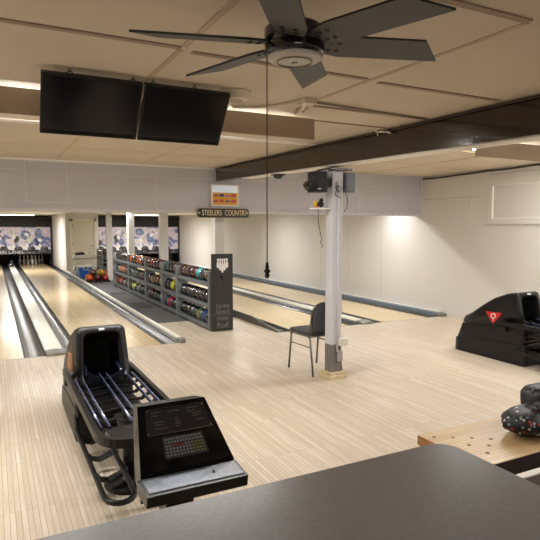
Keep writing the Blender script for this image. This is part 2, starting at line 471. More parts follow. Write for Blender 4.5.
# ------------------------------------------------------------------ pillar near
t = thing('pillar', 'lilac-white square pillar on a cream plinth under the brown beam, speakers at its top', 'pillar', (3.2, 4.83, 0))
b = MB(); b.box(3.160, 3.287, 4.74, 4.867, .37, 2.20, .004); obj('painted_shaft', b, M_PILLAR, t)
b = MB(); b.box(3.160, 3.287, 4.74, 4.867, .06, .369, .003); obj('bare_foot', b, M_PILLARRAW, t, label='bare grey wood foot')
b = MB(); b.box(3.115, 3.332, 4.695, 4.912, 0, .045, .004); b.box(3.130, 3.317, 4.71, 4.897, .045, .075, .004); obj('plinth', b, M_PLINTH, t, label='cream wooden plinth')
b = MB(); b.box(3.083, 3.364, 4.68, 4.93, 2.205, 2.225, .003); obj('top_plate', b, M_BEAM, t, label='dark brown cap plate')
b = MB(); px_ = 3.224; b.tube([(px_,4.727,.30),(px_,4.727,2.1)], .012, 8)
for z in (.8, 1.2, 1.8): b.box(px_-.015, px_+.015, 4.715, 4.7395, z, z+.02)
obj('conduit', b, M_PILLAR, t)
b = MB(); b.box(3.233, 3.344, 4.69, 4.738, .36, .44, .008); obj('outlet_box', b, M_BOXP, t, label='white outlet box')
b = MB(); b.box(3.228, 3.284, 4.705, 4.738, .19, .31, .006); obj('outlet_box', b, mat('grey_box', (160,156,154), .5), t, label='grey outlet plate')
b = MB()
b.tube([(3.2,4.73,2.08),(3.17,4.70,2.02),(3.21,4.70,1.98),(3.25,4.70,2.03),(3.2,4.71,2.05),(3.17,4.71,1.95),(3.24,4.71,1.92)], .005, 6)
b.tube([(3.3,4.72,2.0),(3.335,4.72,1.9),(3.325,4.72,1.82),(3.29,4.72,1.78)], .004, 6)
obj('cable_coil', b, M_CORD, t)
# speakers
t = thing('wall_speaker', 'black box speaker on the left side of the pillar top', 'speaker', (3.02, 4.78, 1.98), 'speakers on the pillar')
b = MB(); b.box(2.93, 3.07, 4.70, 4.87, 1.975, 2.185, .006); obj('cabinet', b, M_SPKB, t)
b = MB(); b.box(2.94, 3.06, 4.692, 4.70, 2.0, 2.175, .002); obj('grille', b, mat('speaker_grille', (40,42,45), .8), t)
b = MB(); b.box(2.945, 2.985, 4.688, 4.692, 2.003, 2.012); obj('badge', b, M_WHITE, t, label='small pale badge')
b = MB(); b.box(3.07, 3.159, 4.75, 4.85, 2.04, 2.12); obj('bracket', b, M_SPKB, t)
t = thing('wall_speaker', 'grey box speaker on the right side of the pillar top', 'speaker', (3.37, 4.78, 1.98), 'speakers on the pillar')
b = MB(); b.box(3.315, 3.43, 4.72, 4.88, 1.985, 2.19, .006); obj('cabinet', b, M_SPKG, t)
b = MB(); b.box(3.325, 3.42, 4.713, 4.72, 2.0, 2.178, .002); obj('grille', b, mat('speaker_grille_grey', (118,124,134), .8), t)
b = MB(); b.box(3.288, 3.315, 4.75, 4.85, 2.04, 2.12); obj('bracket', b, M_SPKB, t)
t = thing('security_camera', 'small black camera on a bracket left of the black pillar speaker', 'camera', (2.9, 4.8, 2.03))
b = MB(); b.box(2.885, 2.928, 4.78, 4.84, 2.0, 2.09, .004); obj('mount', b, M_SPKB, t)
b = MB(); b.tube([(2.875,4.66,2.045),(2.875,4.8,2.045)], .036, 12); obj('camera_body', b, M_BLACKPL, t)
b = MB(); b.tube([(2.875,4.655,2.045),(2.875,4.66,2.045)], .026, 12); obj('lens', b, M_DARK, t)
t = thing('corner_shelf', 'small white shelf on the pillar below the black speaker', 'shelf', (3.03, 4.83, 1.81))
b = MB(); b.box(2.955, 3.159, 4.75, 4.86, 1.805, 1.82, .002); obj('shelf_board', b, M_WHITE, t)
b = MB(); b.tube([(3.02,4.80,1.80),(3.02,4.8,1.7),(3.05,4.8,1.55),(3.07,4.8,1.50),(3.055,4.8,1.46),(3.08,4.8,1.42),(3.065,4.8,1.40)], .004, 6); obj('dangling_cord', b, M_CORD, t)
t = thing('ornament', 'small yellow and black ornament on the pillar shelf', 'ornament', (3.03, 4.82, 1.82))
b = MB(); b.sphere((3.06,4.82,1.855), .035, (1,1,1)); b.sphere((3.065,4.81,1.90), .022); obj('black_figure', b, M_SPKB, t)
b = MB(); b.lathe([(.001,1.82),(.022,1.821),(.012,1.85),(.024,1.87),(.02,1.89),(.001,1.892)], (3.0,4.82,0), 12); obj('yellow_cup', b, M_YEL, t)
b = MB(); b.box(2.975, 3.03, 4.785, 4.8, 1.821, 1.835); obj('orange_base', b, M_ORANGE, t)

# far columns
for i, (x, y, lab) in enumerate(((3.13, 16.75, 'white square column standing left of the long ball rack, farthest back'), (3.27, 14.5, 'white square column rising behind the dark and orange balls of the rack'),
            (3.27, 11.4, 'white square column rising behind the middle of the ball rack'), (3.30, 8.32, 'white square column directly behind the pin signboard'))):
    b = MB(); w = .082 if i else .075
    b.box(x-w, x+w, y-w, y+w, .004, 2.119, .004)
    o = obj('square_column', b, M_COLUMN); tag(o, lab, 'column', 'white columns along the ball rack')

# ------------------------------------------------------------------ lane ends: masking units and pins
def pin_mesh():
    b = MB()
    prof = [(.001,0),(.026,.0),(.029,.01),(.045,.06),(.058,.11),(.0605,.115),(.056,.16),(.042,.20),(.030,.235),(.0235,.26),(.0245,.285),(.031,.32),(.0325,.34),(.028,.363),(.014,.378),(.001,.381)]
    b.lathe(prof, (0,0,0), 14)
    return b
def masking(x0, x1, Y, tag_label, seed):
    t = thing('masking_unit', tag_label, 'masking unit', ((x0+x1)/2, Y, 0), 'printed masking units over the pins')
    b = MB(); b.box(x0, x1, Y, Y+.08, 1.62, 2.05, .004); obj('header_board', b, mat('masking_black', (13,13,15), .6), t)
    b = MB(); b.box(x0, x1, Y+.01, Y+.05, .66, 1.62); obj('mural_panel', b, M_ART, t)
    b = MB(); b.box(x0, x1, Y+.005, Y+.055, .48, .66); obj('lower_band', b, M_ARTGREY, t)
    b = MB(); b.box(x1-.05, x1, Y-.01, Y+.9, .08, 1.62); obj('side_post', b, mat('masking_black', (13,13,15), .6), t)
    b = MB(); b.box(x0, x0+.04, Y-.01, Y+.9, .08, 1.62); obj('side_post', b, mat('masking_black', (13,13,15), .6), t)
    rnd = random.Random(seed)
    y = Y+.008
    def disc(x, z, rx, rz, m, nm, a0=0, dy=0):
        x = min(x, x1-.07-max(rx, rz)); z = max(z, .50+max(rx, rz))
        b = MB(); n = 18
        poly = [(x+rx*math.cos(k*2*PI/n)*math.cos(a0)-rz*math.sin(k*2*PI/n)*math.sin(a0), z+rx*math.cos(k*2*PI/n)*math.sin(a0)+rz*math.sin(k*2*PI/n)*math.cos(a0)) for k in range(n)]
        b.prism(poly, 'Y', y-.004-dy, y+.004-dy); obj(nm, b, m, t)
    x = x0+.30; k = 0
    while x < x1-.34:
        m = (M_ARTBLUE, M_ARTPINK, M_ARTGREY, M_ARTCREAM, M_ARTBLUE)[k % 5]
        disc(x, 1.2+rnd.uniform(-.12,.22), rnd.uniform(.12,.2), rnd.uniform(.16,.26), m, 'mural_blob', rnd.uniform(-.5,.5), .001*(k%3))
        disc(x+.16, 1.0+rnd.uniform(-.12,.1), rnd.uniform(.07,.13), rnd.uniform(.1,.2), (M_ARTGREY, M_ARTCREAM, M_ARTBLUE)[k % 3], 'mural_blob', rnd.uniform(-.8,.8), .004)
        disc(x+.05, 1.14+rnd.uniform(-.1,.2), .07, .10, M_WHITE, 'mural_blob', rnd.uniform(-1,1), .006)
        # white splash and dark ball silhouettes in the lower part of the print
        b = MB(); h = rnd.uniform(.10,.2)
        poly = [(x-.24,.70),(x-.2,.86),(x-.05,.80),(x+.06,.80+h),(x+.12,.78),(x+.26,.88),(x+.2,.70),(x+.05,.64)]
        b.prism(poly, 'Y', y-.012, y-.004); obj('mural_splash', b, M_WHITE, t)
        disc(x+.22, .70, .16, .12, M_ARTGREY, 'mural_blob', 0, .009)
        x += rnd.uniform(.42,.56); k += 1
    return t
mu = masking(-1.1, 2.27, 25.0, 'wide printed masking unit above the pins of the two left lanes', 3)
text('lettering', 'EN', .17, (.38, 24.985, .555), (PI/2,0,0), M_WHITE, mu, sx=1.15, extrude=.004)
text('lettering', 'LANES', .17, (.86, 24.985, .555), (PI/2,0,0), M_WHITE, mu, sx=1.15, extrude=.004)
mu2 = masking(3.44, 7.30, 23.0, 'printed masking unit seen between the white columns, above the right lanes', 11)
b = MB(); b.box(-1.1, 2.29, 26.45, 26.5, -.1, 2.0); b.box(3.44, 7.30, 26.45, 26.5, -.1, 2.0)
o = struct('wall_pit', b, M_DARK, keep=True)
pm = None
def pinset(cx, y0, lanelab, grp):
    global pm
    k = 0
    rows = ('front pin', ('left pin in the second row', 'right pin in the second row'))
    for r in range(4):
        for c in range(r+1):
            x = cx + (c - r/2)*.305; y = y0 + r*.264
            if pm is None:
                pm = obj('bowling_pin', pin_mesh(), M_PIN); o = pm
            else:
                o = pm.copy(); COL.objects.link(o)
            o.location = (x, y, -.002)
            tag(o, 'white bowling pin standing in the dark pit of the '+lanelab, 'bowling pin', grp)
pinset(1.51, 25.6, 'lane left of the aisle', 'pins at the end of the lane left of the aisle')
pinset(4.66, 24.2, 'lane right of the ball rack', 'pins at the end of the lane right of the ball rack')
t = thing('lane_camera', 'small black device with a white lens at the far end of the left divider', 'device', (.64, 24.0, .035))
b = MB(); b.box(.56, .72, 24.0, 24.3, .036, .15, .02); b.box(.58, .70, 24.05, 24.25, .15, .26, .03); obj('body', b, M_BLACKPL, t)
b = MB(); b.prism([(.585,.09),(.645,.12),(.585,.15)], 'Y', 23.985, 23.999); obj('lens', b, M_WHITE, t)

# ------------------------------------------------------------------ ball racks
RX0, RX1 = 2.95, 3.17
SH = (.075, .405, .745)
def bay(y0, y1, label, open_front=False):
    t = thing('ball_rack', label, 'ball rack', ((RX0+RX1)/2, (y0+y1)/2, 0.004), 'grey ball rack bays')
    zb = 0.0 if y1 < 8.9 else .0045
    for y in (y0+.002, y1-.042):
        if open_front and y < y0+.01:
            for x in (RX0, RX1-.02):
                b = MB(); b.box(x, x+.02, y, y+.04, .0045, .93, .003); obj('corner_post', b, M_RACK, t)
            continue
        b = MB(); b.box(RX0, RX1, y, y+.04, .0045, .93, .003); obj('side_panel', b, M_RACK, t)
    for z in SH:
        b = MB(); b.box(RX0+.002, RX1, y0+.043, y1-.043, z-.03, z-.005); b.box(RX0-.004, RX0+.008, y0+.043, y1-.043, z-.04, z+.018)
        b.box(RX1-.012, RX1, y0+.043, y1-.043, z-.005, z+.03); b.box(RX0+.06, RX0+.07, y0+.043, y1-.043, z-.005, z+.004); b.box(RX1-.065, RX1-.055, y0+.043, y1-.043, z-.005, z+.004)
        obj('shelf', b, M_RACKD, t)
    return t
BAYS = [ (7.84, 9.50, 'nearest bay', 'grey ball rack bay right behind the pin signboard'),
         (9.51, 10.48, 'second bay', 'short grey ball rack bay holding the yellow-green ball'),
         (10.49, 11.77, 'third bay', 'grey ball rack bay holding the crimson and purple balls, third from the signboard'),
         (11.78, 13.43, 'fourth bay', 'grey ball rack bay holding the bright orange balls on top'),
         (13.44, 15.26, 'fifth bay', 'grey ball rack bay with dark balls on top, just right of the farthest column'),
         (16.95, 17.9, 'farthest bay', 'small grey ball rack bay left of the farthest column') ]
BALLC = {}
def ball_mat(c1, c2=None):
    key = (c1, c2)
    if key in BALLC: return BALLC[key]
    m = mat('ball_'+'_'.join(map(str, c1+(c2 or ()))), c1, .14, coat=.6, noise=((c2, 9, .42, .6) if c2 else None))
    BALLC[key] = m; return m
NAMED = {
 'black': ((16,17,20), None), 'dark_grey': ((44,46,52), (24,25,30)), 'charcoal': ((58,58,62), (28,28,32)), 'navy': ((24,36,74), (14,18,36)), 'teal': ((30,92,110), (16,40,56)),
 'turquoise': ((64,178,182), (40,130,140)), 'orange': ((226,98,28), (180,60,20)), 'red': ((176,28,30), (110,16,20)), 'crimson': ((168,34,60), (96,18,36)), 'maroon': ((96,26,38), (46,14,22)),
 'purple': ((104,50,92), (54,26,54)), 'brown': ((108,70,54), (60,38,32)), 'tan': ((164,122,100), (110,78,64)), 'yellow-green': ((204,212,40), (160,170,30)), 'pink': ((206,50,96), (150,24,64)),
 'olive': ((122,124,76), (60,62,44)), 'silver': ((150,152,156), (90,92,100)), 'dark_green': ((28,66,56), (14,30,28)), 'yellow': ((206,176,48), (150,120,30)), 'salmon': ((206,112,98), (160,74,70)),
 'plum': ((70,34,50), (34,18,28)), 'blue': ((30,62,140), (18,34,84)), 'cream': ((208,196,176), (150,138,124)) }
def ball_mesh():
    b = MB(); b.sphere((0,0,0), .108, u=24, v=16)
    for a, e in ((0,1.25),(.34,1.1),(-.2,.75)):
        d = Vector((math.cos(a)*math.cos(e), math.sin(a)*math.cos(e), math.sin(e)))
        b.cyl(tuple(d*.104), tuple(d*.1086), .0125, seg=10, mi=1)
    return b
proto_ball = None
def ball(x, y, z, colour, label, grp):
    global proto_ball
    c1, c2 = NAMED[colour]; c1 = tuple(int(v*.85) for v in c1); c2 = tuple(int(v*.8) for v in c2) if c2 else None
    if proto_ball is None:
        bm = ball_mesh(); me = finish('bowling_ball', bm, [ball_mat(c1, c2), M_DARK], Vector((0,0,0)))
        proto_ball = me; o = me
    else:
        o = proto_ball.copy(); COL.objects.link(o)
    o.location = (x, y, z)
    o.rotation_euler = (random.uniform(-1.4,1.4), random.uniform(-1.2,1.2), random.uniform(0,6.28))
    for sl in o.material_slots: sl.link = 'OBJECT'
    o.material_slots[0].material = ball_mat(c1, c2); o.material_slots[1].material = M_DARK
    tag(o, label, 'bowling ball', grp)
    return o
C = {
 0: [['brown','charcoal','turquoise','maroon','plum','brown','plum'], ['black','charcoal','plum','black','charcoal','black','dark_grey'], ['navy','blue','olive','dark_green','charcoal','black','black']],
 1: [['navy','plum','dark_green','teal'], ['plum','yellow-green','dark_grey','navy'], ['black','plum','pink','teal']],
 2: [['purple','purple','plum','crimson','maroon'], ['olive','brown','brown','tan','plum'], ['teal','dark_grey','dark_green','maroon','purple']],
 3: [['red','plum','orange','orange','brown','black','orange'], ['navy','dark_grey','brown','charcoal','teal','olive','teal'], ['teal','black','dark_green','silver','dark_green','yellow-green','olive']],
 4: [['black','dark_grey','black','charcoal','dark_grey','black','charcoal'], ['plum','brown','tan','salmon','tan','silver','charcoal'], ['yellow','black','silver','plum','salmon','red','red']],
 5: [['brown','tan','brown'], ['dark_green','black','cream'], ['orange','red','maroon']] }
SN = ('top', 'middle', 'bottom')
WHICH = {0: 'signboard end', }
for bi, (y0, y1, nm, lab) in enumerate(BAYS):
    bay(y0, y1, lab, bi == 5)
    for si, z in enumerate(SH[::-1]):
        cols = C[bi][si]
        n = len(cols); gap = (y1-y0-.09-.005)/max(n,1)
        step = min(.2215, gap) if gap >= .2165 else None
        n = n if step else int((y1-y0-.09)/.2185)
        step = step or .2185
        seen = {}
        for k in range(n):
            c = cols[k % len(cols)]; seen[c] = seen.get(c, 0)+1
        cnt = {}
        for k in range(n):
            c = cols[k]; cnt[c] = cnt.get(c, 0)+1
            cn = c.replace('_', ' ')
            if seen[c] == 1: pos = 'only %s one' % cn
            else: pos = '%s %s from signboard end' % (('first','second','third','fourth')[cnt[c]-1], cn)
            ball(3.062, y0+.048+.1085+k*step, z+.1085, c, '%s bowling ball on %s shelf of %s, %s' % (cn, SN[si], nm, pos) , 'bowling balls on the rack shelves')

# pile of balls on the floor by the farthest column
t = thing('ball_tray', 'low black tray on the aisle carpet holding a pile of loose balls', 'tray', (2.7, 16.2, .004))
b = MB(); b.box(2.372, 3.052, 16.32, 16.81, .0045, .02); b.box(2.372, 2.379, 16.32, 16.81, .02, .06); b.box(3.045, 3.052, 16.32, 16.81, .02, .06); b.box(2.379, 3.045, 16.32, 16.328, .02, .06)
obj('tray_body', b, M_BLACKPL, t)
for (x, y, z, c, l) in ((2.552,16.035,.129,'orange','front left corner'), (2.775,16.035,.129,'maroon','middle of the front row'), (2.552,16.26,.129,'red','left of the back row'), (2.775,16.26,.129,'crimson','middle of the back row'),
                     (2.6635,16.1475,.2775,'brown','topmost left'), (2.8875,16.1475,.2775,'yellow','topmost right'), (2.998,16.035,.129,'red','right end of the front row'), (2.998,16.26,.129,'plum','right end of the back row')):
    ball(x-.063, y+.42, z, c, '%s bowling ball, %s of the floor pile beside blue cooler' % (c, l), 'bowling balls piled on the aisle floor')
# cooler
t = thing('cooler', 'blue drinks cooler with white lid on the aisle carpet in front of the cart', 'cooler', (2.59, 17.950, .004))
b = MB(); b.box(2.40, 2.80, 17.900, 18.200, .0045, .34, .02); obj('body', b, M_COOL, t)
b = MB(); b.box(2.39, 2.81, 17.890, 18.210, .342, .40, .015); obj('lid', b, M_BASKET, t, label='white lid')
b = MB(); b.tube([(2.53,17.895,.37),(2.53,17.850,.30),(2.55,17.850,.27),(2.65,17.850,.27),(2.67,17.850,.30),(2.67,17.895,.37)], .011, 8); obj('handle', b, M_BASKET, t, label='white bail handle')
# cart
t = thing('utility_cart', 'white two-shelf utility cart in front of the closet door', 'cart', (2.8, 19.1000, .004))
for z in (.15, .55):
    b = MB(); b.box(2.40, 3.12, 18.9000, 19.4000, z, z+.02); b.box(2.40, 3.12, 18.9000, 18.9150, z, z+.14); b.box(2.40, 2.415, 18.9000, 19.4000, z, z+.14); b.box(3.105, 3.12, 18.9000, 19.4000, z, z+.14); b.box(2.4, 3.12, 19.3850, 19.4000, z, z+.14)
    obj('tray', b, M_BASKET, t)
for x in (2.40, 3.09):
    for y in (18.9000, 19.3700):
        b = MB(); b.box(x, x+.03, y, y+.03, .055, .55 if y > 19.1000 else .55); obj('post', b, M_BASKET, t)
        b = MB(); b.tube([(x+.005,y+.015,.031),(x+.025,y+.015,.031)], .026, 12); obj('caster', b, M_RUB, t)
b = MB(); b.tube([(2.41,18.9200,.69),(2.395,18.8000,.80),(2.395,18.7500,.80)], .014, 8); b.tube([(2.41,19.3800,.69),(2.395,19.2600,.80),(2.395,18.7500,.80)], .014, 8); obj('handle', b, M_BASKET, t)
for (x0, lab) in ((2.81, 'white slotted basket standing on the upper cart tray'), (2.80, 'white slotted basket standing on the lower cart tray')):
    z = .571 if x0 == 2.81 else .171
    b = MB(); x1 = x0+.28
    b.box(x0, x1, 19.0000, 19.2800, z, z+.01)
    for zz in ((.04,.09,.14,.19,.24) if z > .5 else (.04,.09,.14,.17)):
        b.box(x0, x1, 19.0000, 19.0100, z+zz, z+zz+.022); b.box(x0, x1, 19.2700, 19.2800, z+zz, z+zz+.022); b.box(x0, x0+.01, 19.0100, 19.2700, z+zz, z+zz+.022); b.box(x1-.01, x1, 19.0100, 19.2700, z+zz, z+zz+.022)
    for k in range(8):
        xx = x0 + k*(.28-.012)/7; b.box(xx, xx+.012, 19.0010, 19.0090, z, z+(.24 if z > .5 else .17)); b.box(xx, xx+.012, 19.2710, 19.2790, z, z+(.24 if z > .5 else .17))
    o = obj('basket', b, M_BASKET); tag(o, lab, 'basket', 'baskets on the cart')
b = MB(); b.sphere((2.58,19.1,.66), .13, (1.1,.9,.8)); b.sphere((2.64,19.18,.71), .09, (1.5,1,.7)); b.sphere((2.52,19.2,.70), .07, (1,1,.9))
for v in b.bm.verts: v.co.z = max(v.co.z + .01*math.sin(v.co.x*60)*math.cos(v.co.y*50), .572)
o = obj('jacket', b, M_CLOTH); tag(o, 'crumpled black jacket heaped on the cart beside the basket', 'jacket')
# floor mats
for x0, x1, y0, y1, lab in ((2.5, 2.85, 10.7, 11.5, 'small dark floor mat on the carpet in front of the third rack bay'), (2.5, 2.85, 13.2, 13.5, 'thin dark floor strip on the carpet in front of the fifth rack bay')):
    b = MB(); b.box(x0, x1, y0, y1, .0045, .010); o = obj('floor_mat', b, M_MATD); tag(o, lab, 'mat')

# pin signboard
t = thing('pin_signboard', 'tall charcoal wooden board with white pins and lettering at the rack end', 'sign', (3.16, 7.8, 0))
b = MB(); b.box(2.985, 3.335, 7.79, 7.832, .0, 1.205, .003); obj('board', b, M_SIGNWOOD, t)
def pin2d(cx, z0, h, ang=0):
    pr = [(0,.10),(.2,.155),(.45,.13),(.62,.07),(.72,.065),(.85,.09),(.95,.075),(1,.02)]
    pts = [(w*h, z*h) for z, w in pr]; poly = [(-p[0], p[1]) for p in pts] + [(p[0], p[1]) for p in reversed(pts)]
    return [(cx + x*math.cos(ang)-z*math.sin(ang), z0 + x*math.sin(ang)+z*math.cos(ang)) for x, z in poly]
for k, (cx, z0) in enumerate(((3.085,.985),(3.123,.95),(3.160,.915),(3.197,.95),(3.235,.985))):
    h = 1.135-z0
    pr = [(0,.010),(.15,.020),(.45,.021),(.66,.011),(.76,.010),(.88,.0165),(.97,.011),(1,.003)]
    poly = [(cx-w, z0+q*h) for q, w in pr] + [(cx+w, z0+q*h) for q, w in reversed(pr)]
    b = MB(); b.prism(poly, 'Y', 7.786, 7.7895); obj('pin_emblem', b, M_WHITE, t, label='white painted bowling pin')
b = MB(); b.prism([(3.14+.03*math.cos(k*PI/8), .84+.035*math.sin(k*PI/8)) for k in range(16)], 'Y', 7.787, 7.7895); obj('ball_emblem', b, M_DARK, t, label='black painted ball')
for s, x, z, sz, m, sx in (('Let', 3.10, .395, .095, M_GREYCHALK, .85), ('the', 3.22, .395, .095, M_GREYCHALK, .85), ('Good', 3.16, .305, .10, M_GREYCHALK, .95), ('times', 3.16, .20, .095, M_GREYCHALK, .95), ('Roll', 3.16, .085, .13, M_GREYCHALK, .95)):
    text('lettering', s, sz, (x, 7.788, z), (PI/2,0,0), m, t, extrude=.0015, sx=sx)
b = MB(); b.box(3.0, 3.32, 7.787, 7.7895, .252, .257); obj('underline', b, M_GREYCHALK, t)

# soffit signs
t = thing('lit_plaque', 'small framed lit plaque with orange panel on the soffit above the name sign', 'sign', (3.26, 7.93, 1.94))
b = MB(); rect(b, 3.03, 3.49, 1.945, 2.275, .018, 7.895, 7.937); obj('frame', b, M_WHITETRIM, t)
b = MB(); b.box(3.049, 3.471, 7.905, 7.935, 2.155, 2.256); obj('upper_lens', b, M_GLARE, t, label='pale lit upper panel')
b = MB(); b.box(3.049, 3.471, 7.907, 7.935, 1.964, 2.153); obj('orange_panel', b, mat('plaque_orange', (206,150,44), .5), t)
cols = [(120,60,30),(40,36,92),(150,90,160),(170,60,40),(150,40,90),(190,60,50),(30,40,70),(180,50,80)]
for k in range(8):
    x = 3.065 + (k % 4)*.10; z = 2.09 if k < 4 else 2.005
    b = MB(); b.box(x, x+.075, 7.903, 7.9065, z, z+.03+.012*(k%2)); obj('print_mark', b, mat('plaque_mark_%d' % k, cols[k], .5), t)
t = thing('name_sign', 'black rounded name sign with cream letters hanging from the soffit edge above the signboard', 'sign', (3.235, 7.92, 1.76))
def rrect(x0, x1, z0, z1, r):
    P = []
    for cx, cz, a in ((x1-r,z1-r,0),(x0+r,z1-r,PI/2),(x0+r,z0+r,PI),(x1-r,z0+r,1.5*PI)):
        for k in range(5): P.append((cx+r*math.cos(a+k*PI/8), cz+r*math.sin(a+k*PI/8)))
    return P
b = MB(); b.prism(rrect(2.80, 3.67, 1.762, 1.912, .045), 'Y', 7.90, 7.925); obj('gold_edge', b, M_GOLDD, t)
b = MB(); b.prism(rrect(2.808, 3.662, 1.770, 1.904, .04), 'Y', 7.895, 7.899); obj('face', b, M_SIGNBLACK, t)
text('lettering', 'STEELERS', .118, (3.035, 7.893, 1.837), (PI/2,0,0), M_GOLD, t, extrude=.002, sx=.68)
text('lettering', 'COUNTRY', .118, (3.44, 7.893, 1.837), (PI/2,0,0), M_GOLD, t, extrude=.002, sx=.68)
for x in (2.83, 3.64):
    b = MB(); b.prism([(x+ (.018 if k%2==0 else .008)*math.cos(k*PI/5+PI/2), 1.837+(.018 if k%2==0 else .008)*math.sin(k*PI/5+PI/2)) for k in range(10)], 'Y', 7.891, 7.8945); obj('star', b, M_GOLD, t)

# ------------------------------------------------------------------ valances and lights
t = thing('light_valance', 'long taupe valance board under the ceiling behind the two televisions', 'valance', (.4, 3.65, 2.3))
b = MB(); b.box(-2.15, 2.265, 3.66, 3.68, 2.30, 2.458); obj('board', b, M_VAL, t)
b = MB()
for x in (-1.4, .0, 1.5): b.box(x, x+.03, 3.681, 3.70, 2.40, zc(3.69)+.001)
obj('hanger', b, M_WHITETRIM, t)
t = thing('light_valance', 'taupe valance board under the ceiling right of the brown beam', 'valance', (5.8, 4.1, 2.35))
b = MB(); b.box(4.52, 7.3, 4.10, 4.12, 2.355, 2.53); obj('board', b, M_VAL, t)
b = MB()
for x in (4.8, 6.2, 7.1): b.box(x, x+.03, 4.121, 4.14, 2.45, 2.571)
obj('hanger', b, M_WHITETRIM, t)

def light(name, loc, sx, sy, W, parent, col=(1,.965,.91), rot=(0,0,0)):
    l = bpy.data.lights.new(name, 'AREA'); l.shape = 'RECTANGLE'; l.size = sx; l.size_y = sy; l.energy = W; l.color = col
    o = bpy.data.objects.new(name, l); COL.objects.link(o); o.parent = parent
    o.location = Vector(loc) - ROOT[parent.name]; o.rotation_euler = rot
    return o
WARM = (1,.98,.95); NEUT = (1,.99,.975)
def fixture(x, y, ztop, W, lab, tubes=1, length=1.22, col=WARM, tm=M_TUBE, grp='fluorescent ceiling lights'):
    if y > 8: tm = M_TUBEFAR
    t = thing('fluorescent_light', lab, 'ceiling light', (x, y, ztop), grp)
    b = MB(); b.box(x-length/2, x+length/2, y-.05, y+.05, ztop-.045, ztop-.001, .004); obj('housing', b, M_WHITETRIM, t)
    for s in (-1, 1):
        b = MB(); b.box(x+s*(length/2-.015)-.012, x+s*(length/2-.015)+.012, y-.02, y+.02, ztop-.085, ztop-.046); obj('lamp_holder', b, M_WHITETRIM, t)
    b = MB(); b.tube([(x-length/2+.03, y, ztop-.068), (x+length/2-.03, y, ztop-.068)], .0145, 10); obj('lamp_tube', b, tm, t)
    light('lamp', (x, y, ztop-.09), length-.08, .05, W, t, col)
for x in (-1.35, .15, 1.5): fixture(x, 3.93, zc(3.88), 15, 'fluorescent batten behind the long taupe valance board')
for x, l in ((5.1, 'fluorescent batten whose bright end peeks past the right valance, beside the brown beam'), (6.6, 'fluorescent batten behind the right valance near the white wall')): fixture(x, 4.45, 2.57, 18, l)
for x, l in ((-1.2,'a'), (.6,'b'), (2.0,'c'), (4.4,'d'), (5.75,'e')):
    fixture(x, 8.42, 2.12, 5 if x < 0 else 13, 'fluorescent batten hidden behind the stippled soffit over the lane heads', col=NEUT, grp='fluorescent lights behind the soffit')
fixture(6.75, 8.6, 2.12, 7, 'fluorescent batten behind the soffit beside the right wall', length=.9, col=NEUT, grp='fluorescent lights behind the soffit')
for x, l in ((.9,'left'), (5.6,'right')):  # extra lamps out of view, added to light the masking units
    fixture(x, 13.2, 2.12, 28, 'added fluorescent batten hidden on the low ceiling midway over the %s lanes' % l, col=NEUT)
fixture(2.6, 14.4, 2.12, 30, 'added fluorescent batten on the low ceiling brightening the aisle and cart', col=NEUT)  # extra lamp added to brighten the cart and the aisle
for x, l in ((.8,'left'), (5.2,'right')):
    fixture(x, 21.6 if x < 3 else 20.0, 2.12, 75, 'fluorescent batten on the low ceiling near the pins of the %s lanes' % l, col=NEUT)
for x, l in ((.2,'left'), (4.6,'right')):
    fixture(x, -1.0, zc(-1) if x < 3 else 2.57, 12 if x < 3 else 24, 'fluorescent batten behind the counter on the %s' % l)
fixture(5.2, 1.4, 2.57, 30, 'fluorescent batten above the right seating area')

# ------------------------------------------------------------------ televisions
def tv(x0, x1, hx, lab):
    t = thing('television', lab, 'television', ((x0+x1)/2, 3.15, 2.42), 'televisions hanging below the ceiling')
    d = Vector((0, .21, -.282)); ang = math.atan2(.21, .282)
    X = Matrix.Translation((0, 3.11, 2.425)) @ Matrix.Rotation(ang, 4, 'X')
    H = d.length
    b = MB(); b.X = X; b.box(x0, x1, -.0, .035, -H, 0, .004); obj('casing', b, M_TVF, t)
    b = MB(); b.X = X; b.box(x0+.014, x1-.014, -.003, -.0004, -H+.035, -.014); obj('screen', b, M_TV, t)
    b = MB(); b.X = X; b.box(x0+.16, x1-.16, .036, .075, -H+.06, -.05, .01); obj('back_housing', b, M_TVF, t)
    b = MB(); b.X = X; b.box(x0+.02, x1-.02, -.006, -.0035, -H+.012, -H+.022); obj('speaker_slot', b, M_DARK, t)
    for x in hx:
        b = MB()
        b.tube([(x, 3.16, zc(3.16)+.002), (x, 3.16, zc(3.16)-.012)], .005, 6)
        c = Vector((x, 3.16, zc(3.16)-.029)); b.tube([c+Vector((.017*math.cos(k*PI/6), 0, .017*math.sin(k*PI/6))) for k in range(12)], .0038, 6, closed=True)
        b.tube([(x, 3.16, zc(3.16)-.04), (x, 3.14, 2.40)], .0025, 6)
        obj('hanging_hook', b, M_STEEL, t)
tv(.256, .792, (.405, .745), 'left of the two black televisions hanging under the ceiling, unlit')
tv(.800, 1.325, (.86, 1.11), 'right of the two black televisions hanging under the ceiling, unlit')

